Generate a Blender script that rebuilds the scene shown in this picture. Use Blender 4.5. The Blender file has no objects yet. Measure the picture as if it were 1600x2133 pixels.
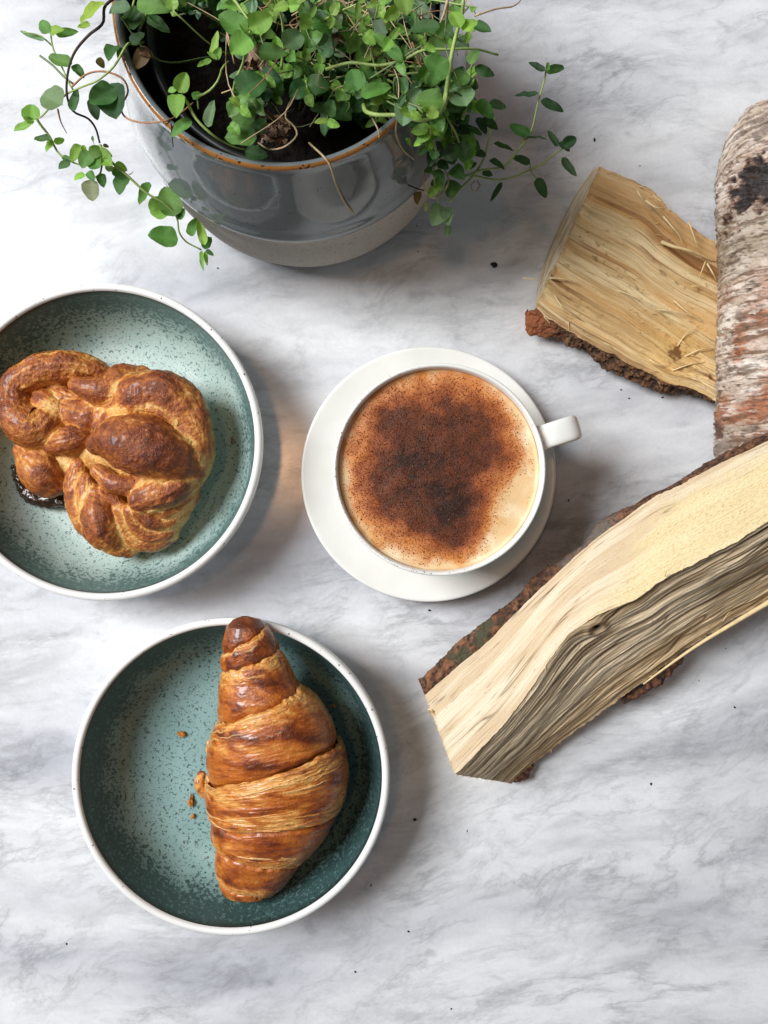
import bpy, math, random
import numpy as np
from mathutils import Vector, Matrix

random.seed(7); rng = np.random.default_rng(7)
SC = bpy.context.scene; COL = SC.collection
# ---------------------------------------------------------------- camera, light, exposure
CH = 50.0            # camera height above the table, cm
CF = 1750.0          # focal length in pixels of the 1600 x 2133 photograph
def P(px, py, z=0.0):                       # photo pixel + height (cm) -> world point (cm)
    s = (CH - z) / CF
    return np.array([(px - 800.0) * s, (1066.5 - py) * s, z])

cam = bpy.data.cameras.new('camera'); cam.sensor_fit = 'VERTICAL'; cam.sensor_height = 24.0
cam.lens = CF / 2133.0 * 24.0; cam.clip_start = 0.01; cam.clip_end = 50
camo = bpy.data.objects.new('camera', cam); COL.objects.link(camo)
camo.location = (0, 0, CH * .01); SC.camera = camo

W = bpy.data.worlds.new('World'); SC.world = W; W.use_nodes = True
W.node_tree.nodes['Background'].inputs[0].default_value = (0.84, 0.92, 1.0, 1)
W.node_tree.nodes['Background'].inputs[1].default_value = 0.105

def area(name, loc, target, sx, sy, power, color):
    l = bpy.data.lights.new(name, 'AREA'); l.shape = 'RECTANGLE'; l.size = sx; l.size_y = sy
    l.energy = power; l.color = color
    o = bpy.data.objects.new(name, l); COL.objects.link(o); o.location = loc
    o.rotation_euler = (Vector(target) - Vector(loc)).to_track_quat('-Z', 'Y').to_euler()
    return o
area('window_light', (-1.56, 0.62, 1.90), (0.02, 0, 0), 1.0, 1.15, 92, (0.965, 0.985, 1.0))
lp = bpy.data.lights.new('warm_patch_light', 'AREA'); lp.shape = 'DISK'; lp.size = 0.16; lp.energy = 1.7; lp.color = (1.0, 0.55, 0.28)  # added warm disk out of view; its reflection makes the marble's warm patch
lpo = bpy.data.objects.new('warm_patch_light', lp); COL.objects.link(lpo); lpo.location = (-0.235, 0.115, 1.5)

SC.view_settings.view_transform = 'Standard'; SC.view_settings.look = 'None'
SC.view_settings.exposure = 0.0; SC.view_settings.gamma = 1.0
SC.cycles.max_bounces = 8; SC.cycles.caustics_reflective = False; SC.cycles.caustics_refractive = False

# ---------------------------------------------------------------- maths helpers
_perm = np.random.default_rng(3).permutation(256); _perm = np.concatenate([_perm, _perm, _perm])
_g = np.random.default_rng(4).normal(size=(256, 3)); _g /= np.linalg.norm(_g, axis=1)[:, None]
def pn(x, y, z=0.0):                        # gradient noise, about -0.7..0.7
    x, y, z = np.broadcast_arrays(np.asarray(x, float), np.asarray(y, float), np.asarray(z, float))
    xi = np.floor(x).astype(int); yi = np.floor(y).astype(int); zi = np.floor(z).astype(int)
    xf = x - xi; yf = y - yi; zf = z - zi
    u = xf**3 * (xf * (xf * 6 - 15) + 10); v = yf**3 * (yf * (yf * 6 - 15) + 10); w = zf**3 * (zf * (zf * 6 - 15) + 10)
    xi &= 255; yi &= 255; zi &= 255
    def gr(dx, dy, dz):
        h = _perm[_perm[_perm[(xi + dx) & 255] + ((yi + dy) & 255)] + ((zi + dz) & 255)]
        g = _g[h]
        return g[..., 0] * (xf - dx) + g[..., 1] * (yf - dy) + g[..., 2] * (zf - dz)
    def mix(a, b, t): return a + (b - a) * t
    return mix(mix(mix(gr(0,0,0), gr(1,0,0), u), mix(gr(0,1,0), gr(1,1,0), u), v),
               mix(mix(gr(0,0,1), gr(1,0,1), u), mix(gr(0,1,1), gr(1,1,1), u), v), w)
def fbm(x, y, z=0.0, oct=4, gain=.5):
    s = 0; a = 1.0; f = 1.0
    for k in range(oct):
        s = s + a * pn(np.asarray(x) * f + 17.3 * k, np.asarray(y) * f + 5.1 * k, np.asarray(z) * f + 9.7 * k); a *= gain; f *= 2.03
    return s
def sst(a, b, x): t = np.clip((x - a) / (b - a), 0, 1); return t * t * (3 - 2 * t)
def mixc(a, b, t): return np.asarray(a, float) * (1 - t[..., None]) + np.asarray(b, float) * t[..., None]
def s2l(r, g, b):                           # sRGB 0-255 -> linear
    c = np.array([r, g, b]) / 255.0
    return np.where(c <= .04045, c / 12.92, ((c + .055) / 1.055) ** 2.4)
def spl(pts, n):                            # Catmull-Rom through points, n samples by chord length
    p = np.asarray(pts, float)
    if len(p) == 2:
        t = np.linspace(0, 1, n)[:, None]; return p[0] * (1 - t) + p[1] * t
    d = np.concatenate([[0], np.cumsum(np.maximum(np.linalg.norm(np.diff(p[:, :min(3, p.shape[1])], axis=0), axis=1), 1e-6))])
    m = np.gradient(p, d, axis=0)
    t = np.linspace(0, d[-1], n); i = np.clip(np.searchsorted(d, t, side='right') - 1, 0, len(p) - 2)
    h = (d[i + 1] - d[i]); u = ((t - d[i]) / h)[:, None]; h = h[:, None]
    return ((2*u**3 - 3*u**2 + 1) * p[i] + (u**3 - 2*u**2 + u) * h * m[i] + (-2*u**3 + 3*u**2) * p[i+1] + (u**3 - u**2) * h * m[i+1])

# ---------------------------------------------------------------- object helpers
def tag(o, label=None, cat=None, group=None, kind=None):
    if label: o['label'] = label
    if cat: o['category'] = cat
    if group: o['group'] = group
    if kind: o['kind'] = kind
    return o
def thing(name, loc, label, cat, group=None):
    o = bpy.data.objects.new(name, None); COL.objects.link(o)
    o.empty_display_size = .02; o.location = np.asarray(loc, float) * .01
    return tag(o, label, cat, group)
def root_loc(o):
    l = np.zeros(3)
    while o is not None:
        l = l + np.array(o.location); o = o.parent
    return l
def make_mesh(name, V, faces, mat=None, col=None, smooth=True):
    V = np.asarray(V, float).reshape(-1, 3)
    me = bpy.data.meshes.new(name)
    if isinstance(faces, np.ndarray):
        k = faces.shape[1]
        me.vertices.add(len(V)); me.vertices.foreach_set('co', V.ravel())
        me.loops.add(faces.size); me.loops.foreach_set('vertex_index', faces.ravel().astype(np.int32))
        me.polygons.add(len(faces)); me.polygons.foreach_set('loop_start', np.arange(0, faces.size, k, dtype=np.int32))
        me.update(calc_edges=True)
    else:
        me.from_pydata(V.tolist(), [], faces)
    me.polygons.foreach_set('use_smooth', np.full(len(me.polygons), smooth))
    if col is not None:
        c = np.asarray(col, float).reshape(-1, 3); c = np.clip(np.concatenate([c, np.ones((len(c), 1))], 1), 0, 1)
        at = me.color_attributes.new('Col', 'FLOAT_COLOR', 'POINT'); at.data.foreach_set('color', c.ravel())
    if mat: me.materials.append(mat)
    me.validate()
    return me
def obj(name, V, faces, mat, parent=None, col=None, smooth=True, loc=None):
    """V in world cm; placed under parent (or with its own origin at loc)."""
    V = np.asarray(V, float).reshape(-1, 3) * .01
    base = root_loc(parent) if parent is not None else (np.asarray(loc, float) * .01 if loc is not None else np.zeros(3))
    o = bpy.data.objects.new(name, make_mesh(name, V - base, faces, mat, col, smooth)); COL.objects.link(o)
    if parent is not None: o.parent = parent
    else: o.location = base
    return o
def gfaces(n, m, wrap=False, flip=False):
    i = np.arange(n - 1)[:, None]; j = np.arange(m if wrap else m - 1)[None, :]
    j2 = (j + 1) % m
    f = np.stack([i * m + j + 0 * j2, i * m + j2, (i + 1) * m + j2, (i + 1) * m + j], -1).reshape(-1, 4)
    return f[:, ::-1].copy() if flip else f
def gnormals(V, wrap=False):
    du = np.gradient(V, axis=0)
    if wrap:
        dv = (np.roll(V, -1, 1) - np.roll(V, 1, 1)) / 2
    else: dv = np.gradient(V, axis=1)
    n = np.cross(du, dv); l = np.linalg.norm(n, axis=-1, keepdims=True); return n / np.maximum(l, 1e-9)
def lathe(prof, n=128):                     # profile [(r,z)] -> grid (len, n, 3)
    p = np.asarray(prof, float); a = np.linspace(0, 2 * np.pi, n, endpoint=False)
    return np.stack([p[:, :1] * np.cos(a), p[:, :1] * np.sin(a), np.repeat(p[:, 1:2], n, 1)], -1)
def frames(C):
    T = np.gradient(C, axis=0); T /= np.linalg.norm(T, axis=1)[:, None]
    up = np.array([0, 0, 1.0]); S = np.cross(T, up)
    l = np.linalg.norm(S, axis=1)[:, None]; S = np.where(l < .05, np.array([[1., 0, 0]]), S / np.maximum(l, 1e-6))
    for k in range(1, len(S)):
        if np.dot(S[k], S[k-1]) < 0: S[k] = -S[k]
    S = S - (S * T).sum(1)[:, None] * T; S /= np.linalg.norm(S, axis=1)[:, None]
    U = np.cross(S, T); return T, S, U
def tube(C, R, m=8):
    T, S, U = frames(C); a = np.linspace(0, 2 * np.pi, m, endpoint=False)
    R = np.broadcast_to(np.asarray(R, float), (len(C),))
    return C[:, None] + R[:, None, None] * (np.cos(a)[None, :, None] * S[:, None] + np.sin(a)[None, :, None] * U[:, None])
def tube_obj(name, pts, r0, r1, mat, parent, n=None, m=6, col=None, loc=None):
    pts = np.asarray(pts, float)
    n = n or max(6, int(np.linalg.norm(np.diff(pts, axis=0), axis=1).sum() / .22))
    C = spl(pts, n); R = np.linspace(r0, r1, n); V = tube(C, R, m)
    f = [list(map(int, q)) for q in gfaces(n, m, True)] + [list(range(m))[::-1], [(n - 1) * m + k for k in range(m)]]
    return obj(name, V, f, mat, parent, None if col is None else np.broadcast_to(col, (n * m, 3)), loc=loc)

# ---------------------------------------------------------------- materials
class NT:
    def __init__(s, name):
        s.m = bpy.data.materials.new(name); s.m.use_nodes = True; s.t = s.m.node_tree; s.n = s.t.nodes; s.b = s.n['Principled BSDF']
    def node(s, typ, **kw):
        nd = s.n.new(typ)
        for k, v in kw.items():
            if k.startswith('_'): setattr(nd, k[1:], v)
            else: s.inp(nd, k.replace('__', ' '), v)
        return nd
    def inp(s, nd, k, v):
        i = nd.inputs[int(k[1:])] if k[0] == 'i' and k[1:].isdigit() else nd.inputs[k]
        if isinstance(v, bpy.types.NodeSocket): s.t.links.new(v, i)
        else: i.default_value = v
    def P(s, **kw):
        for k, v in kw.items():
            if isinstance(v, tuple) and len(v) == 3: v = (*v, 1) if s.b.inputs[k.replace('__', ' ')].type == 'RGBA' else v
            s.inp(s.b, k.replace('__', ' '), v)
    def coord(s, scale=(1, 1, 1), rot=(0, 0, 0), loc=(0, 0, 0)):
        tc = s.node('ShaderNodeTexCoord'); mp = s.node('ShaderNodeMapping', Vector=tc.outputs['Object'], Scale=scale, Rotation=rot, Location=loc)
        return mp.outputs[0]
    def noise(s, vec, scale, detail=4, rough=.5, dist=0.0):
        return s.node('ShaderNodeTexNoise', Vector=vec, Scale=scale, Detail=detail, Roughness=rough, Distortion=dist).outputs['Fac']
    def ramp(s, fac, stops, interp='LINEAR'):
        r = s.node('ShaderNodeValToRGB', Fac=fac); r.color_ramp.interpolation = interp; e = r.color_ramp.elements
        while len(e) < len(stops): e.new(.5)
        for k, (p, c) in enumerate(stops):
            e[k].position = p; e[k].color = (c, c, c, 1) if np.isscalar(c) else (*c, 1)
        return r.outputs[0]
    def mix(s, fac, a, b, mode='MIX'):
        nd = s.node('ShaderNodeMix', _data_type='RGBA', _blend_type=mode)
        for i, v in ((0, fac), (6, a), (7, b)):
            if isinstance(v, bpy.types.NodeSocket): s.t.links.new(v, nd.inputs[i])
            else: nd.inputs[i].default_value = v if i == 0 else ((*v, 1) if not np.isscalar(v) else (v, v, v, 1))
        return nd.outputs[2]
    def math(s, op, a, b=0.0, clamp=False):
        nd = s.node('ShaderNodeMath', _operation=op, _use_clamp=clamp, i0=a, i1=b); return nd.outputs[0]
    def bump(s, h, dist, strength=1.0, normal=None):
        nd = s.node('ShaderNodeBump', Height=h, Distance=dist, Strength=strength)
        if normal is not None: s.inp(nd, 'Normal', normal)
        s.inp(s.b, 'Normal', nd.outputs[0]); return nd.outputs[0]
    def attr(s, name='Col'):
        return s.node('ShaderNodeAttribute', _attribute_name=name).outputs['Color']

def vc_mat(name, rough=.5, nscale=900, namt=.25, bscale=1200, bdist=.0002, coat=0.0, sss=0.0, rough_var=0.0, aniso=(1, 1, 1)):
    s = NT(name); c = s.attr(); v = s.coord(aniso)
    n = s.noise(v, nscale, 5, .6); k = s.ramp(n, [(.25, 1 - namt), (.75, 1 + namt)])
    s.P(Base__Color=s.mix(1.0, c, k, 'MULTIPLY'), Roughness=rough)
    if rough_var: s.P(Roughness=s.ramp(s.noise(v, nscale * .3, 3), [(.3, max(.05, rough - rough_var)), (.7, rough + rough_var)]))
    if bdist: s.bump(s.noise(v, bscale, 4, .65), bdist)
    if coat: s.P(Coat__Weight=coat, Coat__Roughness=.2)
    if sss: s.P(Subsurface__Weight=sss, Subsurface__Radius=(.006, .003, .0012), Subsurface__Scale=.6)
    return s.m
def plain(name, color, rough=.5, namt=.12, nscale=300, bdist=0.0, bscale=800, **kw):
    s = NT(name); v = s.coord(); k = s.ramp(s.noise(v, nscale, 4), [(.3, 1 - namt), (.7, 1 + namt)])
    s.P(Base__Color=s.mix(1.0, tuple(color), k, 'MULTIPLY'), Roughness=rough, **kw)
    if bdist: s.bump(s.noise(v, bscale, 4, .6), bdist)
    return s.m

def marble_mat():
    s = NT('marble'); R = math.radians
    w = s.coord((1, 1, 1))
    warp = s.node('ShaderNodeTexNoise', Vector=w, Scale=7.0, Detail=3.0, Roughness=.55).outputs['Color']
    def streak(scale, rot, warpamt, loc):
        tc = s.coord((1, 1, 1), (0, 0, R(rot)), loc)
        add = s.node('ShaderNodeVectorMath', _operation='MULTIPLY_ADD', i0=warp, i1=(warpamt,) * 3, i2=tc)
        mp = s.node('ShaderNodeMapping', Vector=add.outputs[0], Scale=scale)
        return mp.outputs[0]
    a = s.noise(streak((2.6, 10, 1), -9, .05, (.3, .1, 0)), 1.4, 5, .5, .1)        # broad grey clouds
    b = s.noise(streak((5, 28, 1), -6, .03, (.7, .4, 0)), 1.5, 4, .5, .1)            # long wisps
    b2 = s.noise(streak((9, 32, 1), -20, .05, (2.7, 1.4, 0)), 1.5, 4, .55, .2)     # crossing wisps
    d = s.noise(streak((13, 24, 1), 20, .05, (.1, 2.2, 0)), 3.4, 3, .5, .2)         # small spots
    e = s.noise(streak((20, 42, 1), 12, .03, (4.1, .8, 0)), 1.7, 8, .68, .2)        # fine mottling
    ca = s.ramp(a, [(.36, s2l(190, 193, 200)), (.46, s2l(210, 212, 217)), (.56, s2l(226, 228, 231)), (.72, s2l(233, 235, 237))])
    cb = s.ramp(b, [(.33, .82), (.43, .95), (.53, 1.0)])
    vein = s.ramp(b2, [(.31, .80), (.40, .95), (.48, 1.0)])
    spot = s.ramp(d, [(.25, .72), (.35, 1.0)])
    mott = s.ramp(e, [(.30, .86), (.44, .97), (.60, 1.02)])
    col = s.mix(1.0, s.mix(1.0, ca, cb, 'MULTIPLY'), vein, 'MULTIPLY'); col = s.mix(.7, col, spot, 'MULTIPLY'); col = s.mix(1.0, col, mott, 'MULTIPLY')
    for sc_, rt, lc, mk, dk in (((4, 16, 1), -8, (.9, .2, 0), 9, .64), ((8, 18, 1), -36, (3.3, 1.2, 0), 12, .70), ((12, 34, 1), -14, (5.1, 2.6, 0), 15, .76)):
        r_ = s.noise(streak(sc_, rt, .05, lc), 1.3, 9, .66, .1)
        ln = s.ramp(s.math('ABSOLUTE', s.math('SUBTRACT', r_, .5)), [(.0, dk), (.010, dk * .5 + .5), (.045, 1.0)])
        msk = s.ramp(s.noise(w, mk, 3, .5), [(.44, 0), (.66, 1)])
        col = s.mix(msk, col, s.mix(1.0, col, ln, 'MULTIPLY'))
    grain = s.ramp(s.noise(w, 420, 3, .6), [(.3, .96), (.7, 1.03)]); col = s.mix(1.0, col, grain, 'MULTIPLY')
    s.P(Base__Color=col, Roughness=s.ramp(s.noise(w, 60, 4), [(.3, .13), (.7, .2)]), Specular__IOR__Level=.42)
    s.bump(s.noise(w, 25, 3), .0002, .25)
    return s.m

def bowl_glaze(name, light, mid, dark, wall0, wall1, dens):
    s = NT(name); v = s.coord()
    sx = s.node('ShaderNodeSeparateXYZ', Vector=v)
    wall = s.ramp(s.math('MULTIPLY', s.math('ADD', sx.outputs[2], s.math('MULTIPLY', s.math('SUBTRACT', s.noise(v, 45, 3), .5), .022)), 20.0), [(wall0, 0), (wall1, 1)])
    big = s.ramp(s.noise(v, 22, 4, .6), [(.35, 0), (.65, 1)])
    base = s.mix(s.math('MULTIPLY', big, .5), light, mid)
    f1 = s.noise(v, 520, 3, .6); f2 = s.noise(v, 950, 2, .5)
    th = s.math('SUBTRACT', s.math('ADD', f1, s.math('MULTIPLY', wall, .20)), dens)
    spk = s.ramp(th, [(.0, 0), (.07, 1)])
    col = s.mix(s.math('MULTIPLY', spk, .8), base, dark)
    col = s.mix(s.math('MULTIPLY', wall, .62), col, tuple((np.array(mid) * .25 + np.array(dark) * .75)))
    sp2 = s.ramp(f2, [(.625, 0), (.67, 1)])
    col = s.mix(s.math('MULTIPLY', sp2, .75), col, tuple(np.array(dark) * .4))
    edge = s.ramp(sx.outputs[2], [(.0395, 0), (.0425, 1)])
    col = s.mix(s.math('MULTIPLY', edge, .8), col, (.012, .014, .012))
    s.P(Base__Color=col, Roughness=.38, Coat__Weight=.12, Coat__Roughness=.3)
    s.bump(s.noise(v, 500, 3), .00012, .6)
    return s.m
def speckled(name, color, speck, thr, rough=.5, scale=420, bdist=.00005):
    s = NT(name); v = s.coord()
    k = s.ramp(s.noise(v, scale, 2, .4), [(thr, 0), (thr + .03, 1)])
    t = s.ramp(s.noise(v, 40, 4), [(.3, .94), (.7, 1.04)])
    s.P(Base__Color=s.mix(k, s.mix(1.0, tuple(color), t, 'MULTIPLY'), speck), Roughness=rough)
    s.bump(s.noise(v, 700, 3), bdist, .7)
    return s.m

M = {}
M['marble'] = marble_mat()
M['glaze_light'] = bowl_glaze('pale_teal_glaze', tuple(s2l(186, 205, 200)), tuple(s2l(140, 172, 168)), tuple(s2l(44, 80, 77)), .26, .66, .585)
M['glaze_dark'] = bowl_glaze('teal_glaze', tuple(s2l(142, 174, 172)), tuple(s2l(100, 140, 140)), tuple(s2l(20, 44, 43)), .20, .55, .575)
M['stone_white'] = speckled('white_stoneware', s2l(236, 236, 234), tuple(s2l(70, 60, 50)), .70, .45)
M['porcelain'] = speckled('porcelain', s2l(236, 236, 231), tuple(s2l(200, 195, 185)), .80, .22, 200, .00003)
M['pot_glaze'] = speckled('grey_pot_glaze', s2l(110, 117, 120), tuple(s2l(60, 58, 55)), .71, .05, 700, .00003)
M['pot_raw'] = speckled('raw_grey_clay', s2l(166, 158, 149), tuple(s2l(138, 130, 122)), .62, .85, 600, .0003)
M['pot_rim'] = speckled('brown_rim_glaze', s2l(150, 100, 48), tuple(s2l(45, 28, 15)), .62, .18, 420, .0001)
M['black_plastic'] = plain('black_plastic', (.012, .013, .014), .45)
M['soil'] = plain('soil', (.010, .008, .007), .95, .6, 400, .002, 300, Specular__IOR__Level=.08)
M['crumb_dark'] = plain('soil_crumb', (.012, .010, .010), .9, .4)
M['crumb_gold'] = plain('pastry_crumb', s2l(190, 120, 45), .6, .35, 500)
M['croissant'] = vc_mat('croissant_crust', .34, 520, .20, 700, .0006, .55, .05, .14)
M['bun'] = vc_mat('bun_crust', .34, 650, .30, 620, .0012, .25, .03, .12)
M['jam'] = plain('dark_filling', (.034, .014, .007), .2, .5, 300, .001, 350, Coat__Weight=.6)
M['syrup'] = plain('amber_syrup', s2l(150, 88, 20), .08, .3, 200, 0, Transmission__Weight=.5)
M['wood'] = vc_mat('split_wood', .72, 1500, .10, 1800, .0002)
M['bark'] = vc_mat('rough_bark', .85, 700, .35, 500, .0012)
M['birch'] = vc_mat('birch_bark', .60, 700, .16, 600, .0005, 0, 0, .12)
M['sliver'] = plain('pale_wood_sliver', s2l(225, 200, 150), .65, .15)
M['foam'] = None

# ---------------------------------------------------------------- table
n, m = 3, 3
V = np.array([[x, y, 0] for x in (-60, 0, 60) for y in (-70, 0, 70)], float)
bV = V.copy(); bV[:, 2] = -3
top = obj('table_top', np.concatenate([V, bV]), [list(map(int, f)) for f in gfaces(3, 3, flip=True)] + [list(map(int, f + 9)) for f in gfaces(3, 3)]
          + [[0, 3, 12, 9], [3, 6, 15, 12], [6, 7, 16, 15], [7, 8, 17, 16], [8, 5, 14, 17], [5, 2, 11, 14], [2, 1, 10, 11], [1, 0, 9, 10]], M['marble'], smooth=False)
tag(top, 'white and grey veined polished marble table top', kind='structure')

# ---------------------------------------------------------------- bowls
def lathe_obj(name, prof, mat, parent, center, n=160, dens=None):
    p = spl(prof, dens) if dens else np.asarray(prof, float)
    G = lathe(p, n) + np.array([center[0], center[1], 0.0])
    return obj(name, G, gfaces(len(p), n, True), mat, parent)
def bowl(c, glaze, label):
    t = thing('bowl', (c[0], c[1], 0), label, 'bowl')
    inner = [(0.001, .62), (3.0, .62), (5.6, .64), (6.0, .70), (6.25, .78), (6.6, .95), (7.05, 1.35), (7.45, 2.0), (7.78, 2.8), (8.04, 3.6), (8.17, 4.2), (8.21, 4.36)]
    rim = [(8.21, 4.36), (8.24, 4.46), (8.31, 4.53), (8.41, 4.55), (8.50, 4.53), (8.60, 4.46), (8.63, 4.35)]
    outer = [(8.63, 4.35), (8.58, 3.6), (8.40, 2.6), (8.0, 1.5), (7.3, .6), (6.7, .25), (6.4, .06), (6.2, 0.0), (5.9, 0.0), (5.8, .15), (0.001, .15)]
    lathe_obj('glazed_inside', inner, M[glaze], t, c, 180, 60)
    lathe_obj('rim', rim, M['stone_white'], t, c, 180)
    lathe_obj('outside', outer, M['stone_white'], t, c, 180)
    return t
c1 = P(214, 920.5, 4.5); c2 = P(480, 1619, 4.5)
bowl(c1, 'glaze_light', 'pale speckled teal bowl with white rim holding the knotted bun')
bowl(c2, 'glaze_dark', 'darker teal bowl with white rim holding the croissant')

# ---------------------------------------------------------------- saucer, cup, coffee
cs = P(893, 988, 1.6); cc = P(918, 978, 7.2); cc[:2] = cc[:2] * .8 + cs[:2] * .2
t = thing('saucer', (cs[0], cs[1], 0), 'round white porcelain saucer under the coffee cup', 'saucer')
lathe_obj('dish', [(0.001, .55), (2.6, .55), (3.0, .60), (3.3, .78), (4.2, .92), (5.6, 1.18), (6.7, 1.48), (7.15, 1.62)], M['porcelain'], t, cs, 180, 40)
lathe_obj('rim', [(7.15, 1.62), (7.26, 1.65), (7.33, 1.62), (7.36, 1.54), (7.32, 1.46)], M['porcelain'], t, cs, 180)
lathe_obj('underside', [(7.32, 1.46), (6.4, 1.1), (4.9, .75), (4.2, .4), (4.1, 0.0), (3.8, 0.0), (3.7, .25), (.001, .25)], M['porcelain'], t, cs, 180)

cup = thing('coffee_cup', (cc[0], cc[1], .6), 'white porcelain cup full of cappuccino with its handle to the right', 'cup')
prof = [(.001, .62), (2.4, .62), (2.75, .60), (2.85, .72), (2.9, .95), (3.4, 1.35), (4.2, 2.4), (4.85, 3.9), (5.22, 5.5), (5.40, 6.8), (5.43, 7.08),
        (5.42, 7.17), (5.36, 7.22), (5.28, 7.20), (5.22, 7.10), (5.16, 6.7), (5.0, 5.4), (4.6, 3.9), (3.9, 2.4), (3.0, 1.5), (.001, 1.2)]
lathe_obj('body', prof, M['porcelain'], cup, cc, 180)
# strap handle
ha = math.radians(17.5); dr = np.array([math.cos(ha), math.sin(ha), 0]); sd = np.array([-math.sin(ha), math.cos(ha), 0])
hp = spl([(5.05, 6.25), (5.7, 6.45), (6.6, 6.55), (7.25, 6.4), (7.55, 5.9), (7.5, 5.2), (7.1, 4.5), (6.3, 3.7), (5.4, 3.2), (4.5, 3.0)], 40)
tg = np.gradient(hp, axis=0); tg /= np.linalg.norm(tg, axis=1)[:, None]; nm = np.stack([-tg[:, 1], tg[:, 0]], 1)
a = np.linspace(0, 2 * np.pi, 28, endpoint=False)
ex = lambda v, p: np.sign(v) * np.abs(v) ** p
hw = np.interp(np.linspace(0, 1, 40), [0, .12, .5, 1], [.72, .63, .66, .55])
HV = np.zeros((40, 28, 3))
for k in range(40):
    off = ex(np.sin(a), .55) * .27
    HV[k] = cc * [1, 1, 0] + (hp[k, 0] + nm[k, 0] * off)[:, None] * dr + (ex(np.cos(a), .55) * hw[k])[:, None] * sd
    HV[k, :, 2] += hp[k, 1] + nm[k, 1] * off
obj('handle', HV, gfaces(40, 28, True), M['porcelain'], cup)

# coffee: foam disc + cocoa powder grains
CR = 5.19; CZ = 6.72
s = NT('milk_foam'); s.P(Base__Color=s.attr(), Roughness=.45, Subsurface__Weight=.15, Subsurface__Radius=(.004, .002, .001), Subsurface__Scale=.5)
vv = s.coord(); s.bump(s.noise(vv, 900, 4, .6), .00025, .7); M['foam'] = s.m
blobs = [(680,560,170,.95),(980,520,150,.9),(1060,660,110,.75),(760,800,170,1.0),(860,940,110,1.7),(600,900,150,.75),(400,760,110,.5),(420,480,110,.48),
         (450,950,110,.4),(640,330,110,.42),(880,370,130,.62),(700,1120,110,.32),(890,1110,75,.45),(560,640,130,.6),(330,620,60,.3),(500,390,80,.3)]
def dens(x, y):                              # x,y cm from the cup axis
    X = 770 + x * 98.0; Y = 722 - y * 98.0
    d = 0
    for bx, by, sg, am in blobs: d = d + am * np.exp(-((X - bx)**2 + (Y - by)**2) / (2 * sg * sg))
    return .86 * d * (1 + .5 * fbm(x * .9 + 3, y * .9, 0, 3)) - .10 + .14 * fbm(x * 1.6, y * 1.6 + 9, 0, 3)
nr, na = 110, 300
rr = np.linspace(0.001, CR, nr)[:, None]; aa = np.linspace(0, 2 * np.pi, na, endpoint=False)[None]
X = rr * np.cos(aa); Y = rr * np.sin(aa); D = dens(X, Y)
Z = CZ + .03 * fbm(X * .8, Y * .8, 2, 3) + .09 * sst(CR - .25, CR, rr) + 0 * X - .02 * sst(.5, 1.4, D)
fo = mixc(s2l(228, 192, 142), s2l(242, 222, 186), sst(-.2, .45, fbm(X * .55 + 4, Y * .55, 1, 4)))
fo = mixc(fo, s2l(208, 142, 50), .75 * sst(.05, .5, fbm(X * .7 + 14, Y * .7, 5, 4)) * sst(.0, .3, D))
fo = mixc(fo, s2l(202, 122, 54), .9 * sst(.20, .60, D)); fo = mixc(fo, s2l(150, 76, 34), .9 * sst(.50, .95, D)); fo = mixc(fo, s2l(86, 43, 25), .9 * sst(.90, 1.35, D)); fo = mixc(fo, s2l(40, 20, 14), .95 * sst(1.35, 2.0, D))
ring = sst(CR - .10, CR - .03, rr) * (.35 + .65 * sst(-.2, .3, fbm(np.cos(aa) * 2, np.sin(aa) * 2, 3, 3))) + 0 * X
fo = mixc(fo, s2l(140, 84, 38), .8 * ring)
ct = thing('cappuccino', (cc[0], cc[1], CZ), 'frothy cappuccino dusted with dark cocoa powder in the white cup', 'coffee')
obj('milk_foam', np.stack([X + cc[0], Y + cc[1], Z], -1), gfaces(nr, na, True), M['foam'], ct, fo)
N = 90000
gx = rng.uniform(-CR, CR, N); gy = rng.uniform(-CR, CR, N); gd = dens(gx, gy)
keep = (gx**2 + gy**2 < (CR - .06)**2) & (rng.uniform(0, 1, N) < np.clip(gd * .34 - .03, .003, .5))
gx = gx[keep]; gy = gy[keep]; gd = gd[keep]; N = len(gx)
gs = rng.uniform(.012, .032, N) * (1 + .7 * (rng.uniform(0, 1, N) > .95))
oc = np.array([[1,0,0],[-1,0,0],[0,1,0],[0,-1,0],[0,0,1],[0,0,-1]], float); of = np.array([[0,2,4],[2,1,4],[1,3,4],[3,0,4],[2,0,5],[1,2,5],[3,1,5],[0,3,5]])
rot = rng.uniform(0, 6.28, N); GV = oc[None] * gs[:, None, None] * rng.uniform(.6, 1.25, (N, 6, 1))
GV = np.stack([GV[..., 0] * np.cos(rot)[:, None] - GV[..., 1] * np.sin(rot)[:, None], GV[..., 0] * np.sin(rot)[:, None] + GV[..., 1] * np.cos(rot)[:, None], GV[..., 2]], -1)
GV += np.stack([gx + cc[0], gy + cc[1], CZ + .012 + .03 * fbm(gx * .8, gy * .8, 2, 3) - .02 * sst(.5, 1.4, gd)], -1)[:, None]
gc = mixc(s2l(164, 78, 28), s2l(52, 25, 15), np.clip(rng.uniform(-.35, .6, N) + .55 * gd - .22, 0, 1))
gc = mixc(gc, s2l(150, 100, 68), (rng.uniform(0, 1, N) > .90) * .7)
M['cocoa'] = vc_mat('cocoa_powder', .7, 2000, .3, 1500, 0)
g = obj('cocoa_powder', GV, (of[None] + 6 * np.arange(N)[:, None, None]).reshape(-1, 3), M['cocoa'], ct, np.repeat(gc, 6, 0), smooth=False); g['kind'] = 'stuff'
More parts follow.
